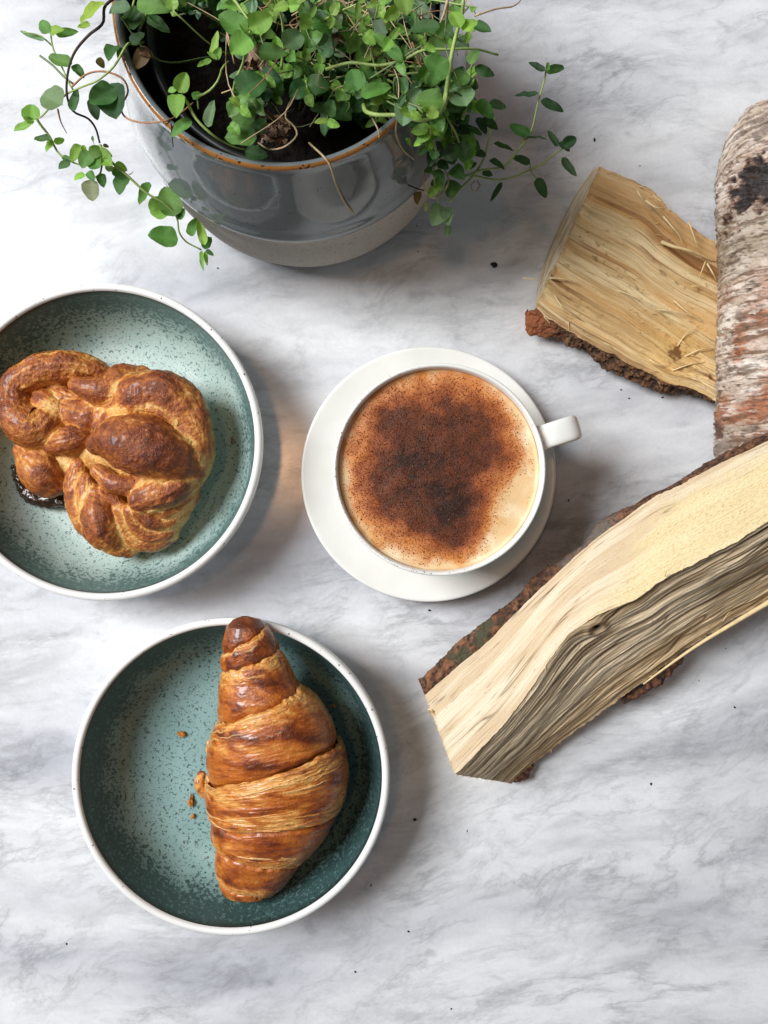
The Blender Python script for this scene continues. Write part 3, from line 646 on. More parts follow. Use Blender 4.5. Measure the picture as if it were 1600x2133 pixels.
def w_grey(u, v): return -.35 * gauss(u, v, 13.2, .4, 1.5, .9)
def cm_grey(col, u, v, G):
    k = gauss(u, v, 13.0, .35, .22, .20); col = mixc(col, s2l(24, 16, 10), np.clip(k * 1.6, 0, 1))
    rg = np.exp(-((np.hypot((u - 13.0) * .7, v - .35) - .38) / .10)**2); col = mixc(col, s2l(110, 76, 44), .7 * rg)
    low = sst(.55, .8, v / 5.2 + .08 * fbm(u * .3, v * .5, 2, 2)); return mixc(col, s2l(206, 172, 122), .45 * low)
def dm_grey(u, v):
    big = .16 * pn(u * .10 + 2, v * 1.1, 4.4) + .12 * pn(u * .12, v * 2.4, 8.8) + .07 * pn(u * .14, v * 6, 1.8)
    return big - .25 * gauss(u, v, 13.0, .35, .25, .22) + .12 * np.exp(-((np.hypot((u - 13.0) * .7, v - .35) - .4) / .16)**2)
wood_face('split_flank', R3, L3, nU, 210, 'grey', log3, .080, 7.7, 29, 5.2, warp=w_grey, flip=True, colmod=cm_grey, dispmod=dm_grey)
# bark down the upper-left side
Bk = px3([(873,1420,3.3),(911,1383,3.4),(954,1341,3.5),(992,1312,3.7),(1039,1274,4.0),(1077,1246,4.2),(1115,1203,4.4),(1149,1179,4.6),(1191,1153,4.8),(1220,1132,5.0),(1244,1098,5.1),(1282,1070,5.3),(1324,1054,5.6),(1365,1034,5.9),(1422,1003,6.3),(1472,970,6.6),(1505,951,6.8),(1552,927,7.1),(1600,904,7.4),(1740,836,8.1)])
def bark_strip(pa, pb, n, parent, seed, drop, colf=None, zmin=0.05, inset=.8):
    A = spl(pa, n); B = spl(pb, n); m0 = 16
    v = np.linspace(0, 1, m0)[None, :, None]; G1 = A[:, None] * (1 - v) + B[:, None] * v
    G1[..., 2] += .12 * np.sin(np.pi * v[..., 0])
    tg = np.gradient(B, axis=0); tg[:, 2] = 0; tg /= np.linalg.norm(tg, axis=1)[:, None]; inn = np.stack([tg[:, 1], -tg[:, 0], 0 * tg[:, 0]], 1)
    if np.dot((A - B).mean(0), inn.mean(0)) < 0: inn = -inn
    w = np.linspace(0, 1, 30)[1:]
    low = B.copy(); low[:, 2] = np.maximum(zmin, B[:, 2] - drop)
    G2 = np.stack([B * (1 - t) + low * t + inn * (inset * t * t * drop * .35) for t in w], 1)
    G = np.concatenate([G1, G2], 1); N = gnormals(G)
    if np.sum(N * -inn[:, None]) < 0: N = -N
    x, y, z = G[..., 0], G[..., 1], G[..., 2]
    r = fbm(x * 1.6 + seed, y * 1.6, z * 1.6, 5, .55); r2 = fbm(x * 5 + seed, y * 5, z * 5, 3)
    k = sst(0, .12, np.linspace(0, 1, G.shape[1]))[None]
    G = G + N * ((.16 * r + .06 * r2) * k)[..., None]
    G[..., 2] = np.maximum(G[..., 2], zmin)
    col = mixc(s2l(84, 55, 38), s2l(136, 92, 62), sst(-.3, .4, r)); col = mixc(col, s2l(44, 32, 27), sst(-.1, .4, r2)); 
    if colf: col = colf(col, G, r)
    return obj('bark', G, gfaces(*G.shape[:2]), M['bark'], parent, col)
def moss(col, G, r):
    c0 = P(965, 1370, 3.6); c1_ = P(1010, 1322, 3.8)
    d = np.minimum(np.hypot(G[..., 0] - c0[0], G[..., 1] - c0[1]), np.hypot(G[..., 0] - c1_[0], G[..., 1] - c1_[1]))
    col = mixc(col, s2l(76, 72, 52), sst(1.1, .3, d + r))
    c2_ = P(1230, 1120, 5); return mixc(col, s2l(120, 112, 104), .7 * sst(3.0, .6, np.hypot(G[..., 0] - c2_[0], G[..., 1] - c2_[1]) + 2 * r))
bark_strip(T3, Bk, 420, log3, 2.0, 9, moss)
# sawn end, underside and far side close the body
def patch(name, pts, mat, parent, col): return obj(name, np.array(pts), [list(range(len(pts)))], mat, parent, np.tile(col, (len(pts), 1)), smooth=False)
b0 = np.array([*(T3[0][:2] + [.6, -.3]), .1]); b1 = np.array([*(L3[0][:2] + [-.5, .3]), .1])
patch('sawn_end', [T3[0] + [.02, .02, -.05], b0, b1, L3[0] + [0, .02, 0], R3[0] + [.02, .05, -.05]], M['wood'], log3, s2l(205, 180, 135))
A = spl(L3, 60); Bq = A.copy(); Bq[:, :2] += np.array([-1.0, .9]); Bq[:, 2] = np.maximum(.05, A[:, 2] - 1.6); Cq = spl(T3, 60); Cq[:, 2] = np.maximum(.06, Cq[:, 2] - 5.0); Cq[:, 0] += 1
obj('underside', np.stack([A, Bq, Cq], 1), gfaces(60, 3), M['bark'], log3, np.tile(s2l(90, 60, 40), (180, 1)))
# bark remnants and splinters along the lower edge
for k, (a0, a1) in enumerate([((1062, 1628, .7), (1108, 1596, .8)), ((1300, 1462, 1.5), (1420, 1372, 2.4))]):
    a0 = P(*a0); a1 = P(*a1); mid = (a0 + a1) / 2 + [.1, -.1, -.1]
    blob_obj('bark', [a0, mid, a1], [.14, .30, .14], M['bark'], log3, lambda V, d: mixc(s2l(52, 36, 28), s2l(120, 76, 50), sst(-.3, .3, fbm(V[..., 0] * 3, V[..., 1] * 3, V[..., 2] * 3, 3))), 18, .25, 2.5)
def sliver(pts, r, parent, mat=None):
    pts = np.array([P(*p) for p in pts]); return tube_obj('splinter', pts, r, r * .3, mat or M['sliver'], parent, n=14, m=5)
sliver([(1640,1232,4.5),(1530,1297,3.9),(1450,1346,3.4),(1390,1388,2.9),(1340,1425,2.6)], .17, log3)
for q, r in (([(1165,1545,1.2),(1190,1520,1.4),(1225,1500,1.6)], .05), ([(1140,1566,1.0),(1148,1565,.9)], .03), ([(1505,1295,4.2),(1520,1275,4.6),(1540,1285,4.2)], .025), ([(1385,1200,7.6),(1389,1188,8.0)], .03), ([(1540,930,7.4),(1548,922,7.9)], .03), ([(1470,1325,3.2),(1476,1335,3.2)], .02)):
    sliver(q, r, log3)
blob_obj('torn_fibre', [P(898, 1478, 3.8), P(905, 1490, 3.95)], [.16, .14], M['wood'], log3, lambda V, d: mixc(s2l(160, 124, 70), s2l(226, 206, 160), sst(-.3, .3, fbm(V[..., 0] * 6, V[..., 1] * 6, V[..., 2] * 6, 2))), 12, .2, 5)
blob_obj('torn_fibre', [P(940, 1560, 4.6), P(952, 1572, 4.8)], [.16, .14], M['wood'], log3, lambda V, d: mixc(s2l(140, 104, 56), s2l(226, 206, 160), sst(-.3, .3, fbm(V[..., 0] * 6, V[..., 1] * 6, V[..., 2] * 6, 2))), 12, .2, 5)

for k in range(44):                            # frayed fibres at the sawn end and along the ridge
    t_ = random.random()
    if k < 26: a_ = (T3[0] * (1 - t_) + R3[0] * t_) if k < 12 else (R3[0] * (1 - t_) + L3[0] * t_); dv_ = np.array([-.35, -.30, 0]) * random.uniform(.1, .55)
    else: a_ = (R3 if k < 36 else L3)[int(20 + t_ * 520)]; dv_ = np.array([.35, .25, .1]) * random.uniform(-.6, .6)
    dv_ = dv_ + np.array([random.gauss(0, .08), random.gauss(0, .08), random.uniform(0, .1)])
    tube_obj('splinter', [a_ - dv_ * .3, a_ + dv_ * .4 + [0, 0, .03], a_ + dv_], random.uniform(.012, .03), .005, M['sliver'], log3, n=5, m=4)

# --- middle chunk
log2 = thing('split_log', P(1300, 580, 0), 'short golden split log chunk with torn fibres, behind the birch log', 'firewood', 'split firewood')
T2 = px3([(1250,346,2.2),(1294,366,2.3),(1338,385,2.35),(1367,403,2.35),(1389,429,2.3),(1426,462,2.2),(1488,502,2.0),(1580,562,1.6)])
B2 = px3([(1117,641,2.0),(1133,655,2.0),(1184,688,2.0),(1232,717,1.95),(1279,739,1.9),(1316,761,1.85),(1360,780,1.8),(1389,798,1.75),(1426,805,1.7),(1488,834,1.5),(1580,880,1.2)])
T2, B2 = rough(T2, 5.1, .12, 330), rough(B2, 6.2, .10, 330)
knot = P(1408, 735, 1.8)
def w2(u, v):
    du, dv = u - 9.3, v - 7.6
    return -.85 * np.exp(-(du / 2.3)**2) * sst(4.0, 7.2, v) * (1 - sst(7.6, 8.9, v) * .8)
def cm2(col, u, v, G):
    d = np.hypot(G[..., 0] - knot[0], G[..., 1] - knot[1]); f = fbm(G[..., 0] * 4, G[..., 1] * 4, 1, 3)
    col = mixc(col, s2l(222, 184, 112), .65 * sst(2.6, .5, d + .8 * f)); col = mixc(col, s2l(150, 100, 52), .7 * sst(.1, .5, fbm(u * 1.1, v * 5, 3, 4, .65)) * sst(2.6, .8, d)); col = mixc(col, s2l(108, 62, 28), .9 * sst(.62, .2, d + .6 * f))
    st = sst(.0, .35, fbm(u * .08 + 2, v * 1.1, 12, 4)); col = mixc(col, s2l(204, 150, 76), .55 * st); col = mixc(col, s2l(142, 96, 52), .8 * sst(.15, .4, fbm(u * .07 + 8, v * 1.6, 31, 3)))
    top = sst(2.6, 1.2, v + .8 * fbm(u * .3, v, 3, 2)) ; col = mixc(col, s2l(176, 130, 80), .45 * top)
    dirt = sst(.22, .48, fbm(u * 2.4, v * 3.0, 4, 3)) * sst(-.05, .3, fbm(u * .3, v * .5, 7, 2)); return mixc(col, s2l(112, 74, 38), .6 * dirt)
def dm2(u, v):
    du, dv = u - 9.3, v - 7.6; d = np.hypot(du, dv)
    q_ = v * .62 + .35 * pn(u * .12, v * .7, 6.5); stp = .22 * (np.mod(q_, 1) - .5) * sst(1.0, .8, np.mod(q_, 1)) + .12 * pn(u * .2, v * 2.3, 2.5)
    tear = -.35 * np.exp(-((v - 1.7 - .05 * (u - 7)) / .30)**2) * sst(4.5, 7.5, u)
    sw = np.exp(-((du - .9) / 1.5)**2 - ((dv + .1) / .8)**2); stp = stp + .5 * sw * fbm(u * 1.1, v * 4, 3, 4, .65) + .18 * sw
    return stp + tear + .45 * np.exp(-(d / .8)**2) - .5 * np.exp(-((d) / .28)**2) + .10 * np.exp(-(d / 1.8)**2) * pn(d * 3.0, np.arctan2(dv, du) * .8, 3)
wood_face('top_face', T2, B2, 330, 260, 'gold', log2, .055, 5.9, 12, 9.3, warp=w2, flip=True, colmod=cm2, dispmod=dm2)
# sawn left end
E2a = np.linspace(T2[0], B2[0], 6)
E2b = np.array([P(1234,354,.05), P(1202,402,.05), P(1174,452,.05), P(1147,512,.05), P(1127,566,.05), P(1114,640,.4)])
A = spl(E2a, 90); Bq = spl(E2b, 90); v = np.linspace(0, 1, 60)[None, :, None]; G = A[:, None] * (1 - v) + Bq[:, None] * v
ra = fbm(G[..., 1] * .8, G[..., 2] * 2.5, 3, 4); N = np.array([-.85, .25, .2])
G = G + N * (.06 * ra * sst(0, .06, np.minimum(v[..., 0], 1 - v[..., 0])))[..., None]
col = mixc(s2l(196, 172, 134), s2l(226, 212, 184), sst(-.3, .3, ra)); col = mixc(col, s2l(150, 116, 76), .7 * sst(.25, .45, pn(G[..., 1] * 2, G[..., 2] * 6, 2)))
obj('sawn_end', G, gfaces(90, 60), M['wood'], log2, col)
def bk2(col, G, r): return mixc(col, s2l(150, 88, 54), sst(2.4, .6, G[..., 0] - P(1100, 690, 3)[0] + r))
Bk2 = px3([(1096,650,1.5),(1098,690,1.2),(1151,703,1.2),(1177,714,1.2),(1221,733,1.1),(1254,765,1.0),(1294,783,1.0),(1338,802,.9),(1382,818,.9),(1410,815,.9),(1455,826,.8),(1488,842,.8),(1580,892,.6)])
def bark2():
    n = 300; A = spl(B2, n) + [0, 0, -.03]; B = spl(Bk2, n); m0 = 24; v = np.linspace(0, 1, m0)[None, :, None]; G1 = A[:, None] * (1 - v) + B[:, None] * v
    w = np.linspace(0, 1, 18)[1:]; low = B + [.3, .5, 0]; low[:, 2] = .05
    G = np.concatenate([G1, np.stack([B * (1 - t) + low * t for t in w], 1)], 1)
    x, y, z = G[..., 0], G[..., 1], G[..., 2]; r = fbm(x * 2.2, y * 2.2, z * 2.2 + 4, 5, .6); r2 = fbm(x * 6, y * 6, z * 6, 3)
    N = gnormals(G); N = -N if N[:, :m0, 2].mean() < 0 else N
    k = sst(0, .10, np.linspace(0, 1, G.shape[1]))[None]
    G = G + N * ((.14 * r + .05 * r2) * k)[..., None] + np.array([0, -1, 0]) * ((.05 * r2 + .10 * r) * k)[..., None]; G[..., 2] = np.maximum(G[..., 2], .04)
    col = mixc(s2l(70, 48, 34), s2l(126, 88, 58), sst(-.3, .35, r)); col = mixc(col, s2l(40, 30, 25), sst(-.05, .4, r2)); col = bk2(col, G, r)
    obj('bark', G, gfaces(*G.shape[:2]), M['bark'], log2, col)
bark2()
A = spl(T2, 60); Bq = A + [.2, .3, 0]; Bq[:, 2] = .05
obj('back_face', np.stack([A - [0, 0, .02], Bq], 1), gfaces(60, 2), M['wood'], log2, np.tile(s2l(180, 140, 90), (120, 1)))
C6 = lambda X, Y, z: (1060 + X / 2.735, 180 + Y / 2.735, z - 1.68 + max(0, (Y - 1000) * .0006))
for q, r in (([(870,885,4.1),(930,910,4.35),(1010,930,4.4),(1090,960,4.1),(1175,1000,3.7)], .11), ([(880,740,4.3),(930,800,4.6),(965,840,4.5),(990,900,4.3)], .06), ([(1025,770,4.1),(1050,840,4.5),(1078,925,4.2)], .055),
             ([(1120,1000,3.7),(1100,1050,4.1),(1085,1090,3.9)], .06), ([(1130,1010,3.7),(1160,1060,4.1),(1185,1110,3.8)], .07), ([(80,1090,4.0),(150,1100,4.1),(230,1112,4.0)], .045), ([(230,1090,4.0),(320,1098,4.15),(390,1118,4.05)], .07),
             ([(570,760,4.5),(625,830,4.7),(640,900,4.5)], .03), ([(620,1160,3.9),(720,1200,4.1),(830,1250,4.0),(920,1275,3.8)], .04), ([(940,1220,3.7),(1010,1280,3.9),(1105,1340,3.6)], .06), ([(850,1270,3.7),(960,1285,3.95),(1090,1320,3.7)], .05),
             ([(800,1555,3.2),(850,1585,3.4),(900,1590,3.2)], .05), ([(200,1310,3.5),(235,1350,3.4)], .04), ([(340,1340,3.6),(345,1400,3.4)], .03), ([(840,1660,2.9),(860,1700,2.8)], .03),
             ([(420,660,4.6),(470,690,4.8),(520,715,4.6)], .05), ([(260,1190,3.9),(300,1260,4.05),(310,1310,3.8)], .04), ([(730,590,4.6),(760,640,4.8),(800,680,4.6)], .05), ([(780,650,4.6),(840,690,4.9),(905,690,4.6)], .06), ([(820,620,4.6),(870,650,4.9),(880,600,4.8)], .03),
             ([(960,1480,3.2),(1020,1400,3.5),(1080,1370,3.4)], .05), ([(1000,1540,3.1),(1090,1500,3.4),(1190,1490,3.1)], .06), ([(930,1620,3.0),(1010,1590,3.3),(1120,1570,3.0)], .055), ([(1040,1140,3.9),(1085,1135,4.0)], .05)):
    sliver([C6(*p) for p in q], r, log2)
for k in range(46):                            # short lifted fibres
    u, vv_ = random.random() ** .8, random.random(); a_ = np.asarray(spl(T2, 50)[int(u * 34)]); b_ = np.asarray(spl(B2, 50)[int(u * 34)]); c_ = a_ * (1 - vv_) + b_ * vv_
    dv_ = np.array([.9, -.45, 0]) * random.uniform(.15, .5) + np.array([random.gauss(0, .1), random.gauss(0, .1), 0])
    tube_obj('splinter', [c_ + [0, 0, .05], c_ + dv_ * .5 + [0, 0, random.uniform(.1, .22)], c_ + dv_ + [0, 0, .06]], random.uniform(.012, .03), .006, M['sliver'], log2, n=5, m=4)

# --- birch log
birch = thing('birch_log', (22.2, 12, 0), 'round birch log with peeling white bark and black scar at the right edge', 'firewood', 'round firewood')
nl, nc = 420, 300
yy = np.linspace(21.6, 2.9, nl)[:, None]; th = np.linspace(0, 2 * np.pi, nc, endpoint=False)[None]
Rb = 3.75 + .06 * np.sin(yy * .4) + 0 * th
xx = np.cos(th) * np.ones_like(yy); zz = np.sin(th) * np.ones_like(yy)
low = fbm(xx * 1.2, yy * .25, zz * 1.2, 3); lat = fbm(xx * 1.6, yy * 2.6, zz * 1.6 + 3, 4, .6); fine = fbm(xx * 5, yy * 7, zz * 5, 4, .6)
peel = sst(.02, .10, lat + .3 * fine)
sn = fbm(xx * 3.5, yy * 1.6, zz * 3.5 + 8, 5, .6)
scar = sst(2.95, 2.65, th + .5 * sn - .1 * lat) * sst(1.75, .9, np.abs(yy - 17.2) + 1.0 * sn)
scar = np.maximum(scar, .9 * sst(3.35, 3.0, th + .5 * sn) * sst(.75, .2, np.abs(yy - 16.1 - .9 * (3.0 - th)) + .8 * sn)); scar = np.maximum(scar, .6 * sst(.8, .2, np.hypot(yy - 4.6, (th - 3.25) * 3) + sn))
R_ = Rb + .20 * low + .06 * peel + .085 * fine * (1 + scar) - .06 * scar + .18 * scar * sn + .05 * lat
R_ = R_ * np.where(yy > 20.4, 1 - .13 * ((yy - 20.4) / 1.2)**2, 1)
cut = 2.0 * sst(2.55, 3.55, th) ** 1.4 * sst(17.5, 21.6, yy); ys = yy - cut + .12 * fine
G = np.stack([22.4 + R_ * xx - .035 * (12 - yy) * .3, ys + 0 * th, 3.72 + R_ * zz], -1)
streak = fbm(xx * 1.1 + 3, yy * 5.5, zz * 1.1, 4, .6); grit = fbm(xx * 7, yy * 9, zz * 7 + 2, 3, .65)
c = mixc(s2l(184, 166, 148), s2l(228, 216, 204), sst(-.35, .35, lat + .5 * fine)); 
c = mixc(c, s2l(198, 172, 156), .55 * sst(-.2, .4, fbm(xx * .9 + 6, yy * .35, zz * .9, 4)))
greyz = sst(2.2, .6, np.abs(yy - 14.4) + 2.0 * low) * (.55 + .45 * sst(-.3, .3, sn)); c = mixc(c, s2l(156, 142, 122), .85 * greyz)
mid = sst(13.6, 10.5, yy + 2.0 * low); orange = sst(-.10, .45, fbm(xx * 1.5 + 2, yy * .45, zz * 1.5, 4) + .5 * streak + .35 * (2.95 - th)) * mid
c = mixc(c, s2l(170, 104, 68), .95 * orange); c = mixc(c, s2l(120, 72, 50), .6 * orange * sst(.0, .5, sn))
c = mixc(c, s2l(104, 82, 64), .8 * sst(.0, .38, streak)); c = mixc(c, s2l(74, 58, 46), .75 * sst(.08, .45, grit))
lent = sst(.34, .46, pn(xx * 3.0, yy * 13, zz * 3.0)) * sst(-.1, .25, pn(xx * 1, yy * 1.1, zz)); c = mixc(c, s2l(92, 66, 52), .6 * lent)
dk = sst(.20, .55, fbm(xx * 2.2, yy * 1.3 + 20, zz * 2.2, 5, .6)); c = mixc(c, s2l(76, 58, 48), .65 * dk)
c = mixc(c, s2l(112, 66, 40), .7 * sst(.05, .5, scar) + 0 * c[..., 0]); c = mixc(c, s2l(32, 26, 26), np.clip(sst(.3, .9, scar), 0, 1) * (.98 - .25 * sst(.1, .6, grit))); c = mixc(c, s2l(150, 104, 74), .5 * sst(21.2, 21.6, yy) + 0 * th)
bot = sst(4.6, 3.4, yy + .8 * lat); c = mixc(c, s2l(104, 86, 74), .6 * bot)
obj('bark', G, gfaces(nl, nc, True, True), M['birch'], birch, c)
for end, yv in ((0, 1), (-1, -1)):
    ringp = G[end]; cen = ringp.mean(0); r = np.linspace(1, 0, 14)[:, None, None]; E = cen + (ringp[None] - cen) * r * .999
    rad = np.linalg.norm(E - cen, axis=-1); cc_ = mixc(s2l(190, 156, 110), s2l(222, 196, 150), sst(-.3, .3, np.sin(rad * 14) * .5 + fbm(E[..., 0], E[..., 2], 1, 3)))
    obj('sawn_end', E, gfaces(14, nc, True), M['wood'], birch, cc_)
def curl(px, py, z, L, w_, ang_, seed, colr):  # thin peeling flakes of bark
    g = np.random.default_rng(seed); u = np.linspace(-1, 1, 9); v = np.linspace(0, 1, 5); UU, VV = np.meshgrid(u, v, indexing='ij')
    c0 = P(px, py, z); ux = np.array([math.cos(ang_), math.sin(ang_), 0]); uy = np.array([-math.sin(ang_), math.cos(ang_), 0])
    edge = w_ * (1 - .5 * UU**2) * (1 + .2 * g.normal(size=(9, 1)))
    G = c0 + (UU * L)[..., None] * ux + (VV * edge)[..., None] * uy + np.array([-.35, 0, .6]) * ((VV**2) * w_ * .9 + .02)[..., None]
    obj('peeling_bark', np.concatenate([G.reshape(-1, 3), G.reshape(-1, 3) - [-.01, 0, .02]]), np.concatenate([gfaces(9, 5, flip=True), gfaces(9, 5) + 45]), M['birch'], birch, np.tile(colr, (90, 1)))
for k, q in enumerate([(1575,655,6.1,.4,.25,-.1),(1530,480,5.35,.3,.12,.1),(1520,560,5.0,.3,.12,0),(1560,600,5.9,.35,.15,.1),(1525,690,5.1,.5,.12,-.05),(1550,745,5.7,.3,.15,.2),(1515,850,4.8,.4,.12,0),(1545,330,5.7,.3,.1,0),(1575,520,6.1,.4,.12,.1),(1538,800,5.4,.45,.12,-.1),(1505,700,4.4,.2,.1,.1),(1580,860,6.1,.3,.15,0)]):
    curl(*q, k, s2l(*[(222, 206, 190), (190, 160, 138), (205, 190, 170)][k % 3]))

# ---------------------------------------------------------------- flower pot
pc = np.array([-4.57, 22.5, 0.0])
pot = thing('flower_pot', pc, 'round grey glazed ceramic pot with brown rim and bare clay base', 'pot')
lathe_obj('glazed_body', [(7.44, 12.86), (7.46, 12.6), (7.60, 12.0), (7.95, 10.8), (8.32, 9.4), (8.58, 8.0), (8.70, 6.88), (8.69, 6.85)], M['pot_glaze'], pot, pc, 200, 50)
lathe_obj('clay_base', [(8.69, 6.85), (8.64, 6.80), (8.70, 5.6), (8.68, 4.4), (8.60, 3.2), (8.42, 1.8), (8.12, .7), (7.7, .1), (7.4, 0.0), (.01, 0.02)], M['pot_raw'], pot, pc, 200)
lathe_obj('rim', [(7.44, 12.86), (7.45, 12.93), (7.42, 13.0), (7.36, 13.05), (7.30, 13.07)], M['pot_rim'], pot, pc, 200)
lathe_obj('glazed_inside', [(7.30, 13.07), (7.20, 13.06), (7.10, 12.98), (7.05, 12.8), (7.1, 12.2), (7.6, 10), (8.0, 7), (7.8, 2), (.01, 1.0)], M['pot_glaze'], pot, pc, 200)
npc = pc + [.25, .1, 0]
nur = thing('nursery_pot', npc + [0, 0, 1.1], 'black plastic nursery pot with dark soil inside the grey pot', 'pot')
lathe_obj('wall', [(5.0, 1.2), (6.55, 11.0), (6.75, 11.1), (6.75, 11.3), (6.45, 11.3), (6.3, 10.8), (5.6, 5)], M['black_plastic'], nur, npc, 120)
rr = np.linspace(.01, 6.3, 40)[:, None]; aa = np.linspace(0, 2 * np.pi, 90, endpoint=False)[None]; X = rr * np.cos(aa); Y = rr * np.sin(aa)
obj('soil', np.stack([npc[0] + X, npc[1] + Y, 9.0 + .5 * fbm(X * .8, Y * .8, 0, 4)], -1), gfaces(40, 90, True), M['soil'], nur)

# ---------------------------------------------------------------- herb plant
plant = thing('oregano_plant', pc + [0, 0, 9], 'leafy green oregano plant trailing out of the grey pot', 'plant')
def leaf_mat():
    s = NT('oregano_leaf'); oi = s.node('ShaderNodeObjectInfo'); v = s.coord()
    c = s.mix(1.0, oi.outputs['Color'], s.attr(), 'MULTIPLY')
    k = s.ramp(s.noise(v, 500, 3), [(.3, .78), (.7, 1.2)]); c = s.mix(1.0, c, k, 'MULTIPLY')
    s.P(Base__Color=c, Roughness=.48, Specular__IOR__Level=.35)
    tr = s.node('ShaderNodeBsdfTranslucent', Color=s.mix(1.0, c, (1.3, 1.5, .5), 'MULTIPLY')); mx = s.node('ShaderNodeMixShader', i0=.30)
    s.t.links.new(s.b.outputs[0], mx.inputs[1]); s.t.links.new(tr.outputs[0], mx.inputs[2]); s.t.links.new(mx.outputs[0], s.n['Material Output'].inputs[0])
    s.bump(s.noise(v, 900, 3), .0002, .6); return s.m
M['leaf'] = leaf_mat()
M['stem'] = vc_mat('green_stem', .5, 600, .2, 900, .0002); M['dry'] = vc_mat('dry_stem', .75, 500, .3, 900, .0003)
def leaf_mesh(width, fold, droop, seed, curl_=0.0):
    g = np.random.default_rng(seed); nl_, nw = 13, 9
    l = np.linspace(0, 1, nl_)[:, None]; w = np.linspace(-1, 1, nw)[None]
    wd = width * .5 * (np.sin(np.pi * np.clip(l, 0, 1) ** .80) ** .60) * (1 - .10 * l) * 1.06
    wd[0] = .015; wd[-1] = .004
    x = wd * w; y = l + .02 * np.sin(l * 9) * 0 - .06 * (np.abs(w)) * (1 - l) * 0 + 0 * w
    y = y - .10 * np.abs(w)**1.5 * wd / (width * .5 + 1e-6) * np.where(l < .35, 1, 0) * (l / .35)
    z = np.abs(x) * fold - droop * (l - .25)**2 + curl_ * (np.abs(w)**2) * wd + .025 * np.sin(l * 12 + seed) * np.abs(w) + .012 * np.cos(np.pi * l * 7) * np.abs(w)
    V = np.stack([x + .03 * np.sin(l * 3 + seed) * l, y, z], -1)
    rib = np.exp(-(w / .16)**2) * (1 - .5 * l); side = .5 + .5 * np.cos((l * 6.0 - np.abs(w) * 1.3) * 2 * np.pi)
    cv = .84 + .60 * rib + .16 * side * (1 - rib) - .06 * np.abs(w)**3
    return make_mesh('leaf', V, gfaces(nl_, nw, flip=True), M['leaf'], np.stack([cv * 1.0, cv, cv], -1))
LW = [.18, .3, .45, .6, .75, .92]
LM = [[leaf_mesh(w, f, d, 10 * i + j, c) for j, (f, d, c) in enumerate([(.35, .25, 0), (.15, .4, .1), (.5, .12, -.1), (.25, -.15, .15)])] for i, w in enumerate(LW)]
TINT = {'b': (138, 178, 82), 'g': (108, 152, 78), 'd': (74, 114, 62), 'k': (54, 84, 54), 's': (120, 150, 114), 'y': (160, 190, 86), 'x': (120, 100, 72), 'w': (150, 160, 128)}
nleaf = 0; EX = []
root0 = root_loc(plant)
def leaf(base, tip, w, tint, nrm=None, jit=.12):
    global nleaf
    extra = nleaf >= 300
    nleaf += 1
    base = np.asarray(base, float); tip = np.asarray(tip, float); d = tip - base; L = np.linalg.norm(d); d = d / L
    n_ = np.array([0, 0, 1.]) if nrm is None else np.asarray(nrm, float); n_ = n_ + rng.normal(size=3) * .22
    x = np.cross(d, n_); x /= np.linalg.norm(x); z = np.cross(x, d)
    i = int(np.argmin(np.abs(np.array(LW) - w))); me = random.choice(LM[i]); sx = w / LW[i]
    L *= .01
    mt = Matrix(((x[0] * L * sx, d[0] * L, z[0] * L, base[0] * .01 - root0[0]), (x[1] * L * sx, d[1] * L, z[1] * L, base[1] * .01 - root0[1]), (x[2] * L * sx, d[2] * L, z[2] * L, base[2] * .01 - root0[2]), (0, 0, 0, 1)))
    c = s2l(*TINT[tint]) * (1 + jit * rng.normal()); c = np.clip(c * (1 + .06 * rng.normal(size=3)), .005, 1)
    if extra:                                   # past 300 leaves: gathered into one foliage mesh
        EX.append((me, np.array(mt), c)); return
    o = bpy.data.objects.new('leaf', me); COL.objects.link(o); o.parent = plant
    o.matrix_local = mt; o.color = (*c, 1)
def stem(pts, r0=.07, r1=.04, kind='g', n=None):
    c = {'g': s2l(150, 172, 96), 'd': s2l(62, 46, 38), 'p': s2l(168, 120, 86), 't': s2l(188, 164, 128), 'k': s2l(104, 124, 76)}[kind]
    P3 = np.asarray(pts, float)
    return tube_obj('stem' if kind in 'gk' else 'dry_stem', P3, r0, r1, M['stem'] if kind in 'gk' else M['dry'], plant, n=n, m=6, col=c)
A1 = lambda X, Y, z: P(X / 2.286, Y / 2.286, z)
A2 = lambda X, Y, z: P(600 + X / 2.286, Y / 2.286, z)
def S1(L, zs, **k): stem([A1(x, y, z) for (x, y), z in zip(L, np.interp(np.linspace(0, 1, len(L)), np.linspace(0, 1, len(zs)), zs))], **k)
def S2(L, zs, **k): stem([A2(x, y, z) for (x, y), z in zip(L, np.interp(np.linspace(0, 1, len(L)), np.linspace(0, 1, len(zs)), zs))], **k)
S1([(690,200),(640,215),(600,220),(540,320),(470,380),(400,410),(330,440)], [11, 13.6, 13.4, 12.2])
S1([(560,-20),(500,30),(490,110),(420,170),(350,260),(320,370),(320,460),(350,530),(420,565),(455,610),(475,680)], [13.5, 14, 13, 12, 10.5, 9], kind='d', r0=.07, r1=.05)
S1([(480,690),(485,740),(475,830),(440,850)], [9, 8.5, 8]); S1([(475,690),(540,780),(600,830),(700,920),(790,975),(840,1030),(855,1110),(880,1145),(960,1190)], [9, 8.5, 7.5, 6.5, 5.6])
S1([(160,540),(190,590),(230,640),(290,740),(340,770),(400,790)], [9, 8.6, 8.2, 8]); S1([(330,440),(250,500),(190,560),(160,545)], [12, 10.5, 9.3], r0=.05)
S1([(240,140),(250,220),(300,330),(330,400),(350,430)], [12.5, 12, 12], r0=.04); S1([(190,265),(250,310),(310,370),(350,400)], [12, 12], r0=.05, r1=.05, kind='k'); S1([(105,152),(200,175),(250,220)], [12.6, 12.2], r0=.03)
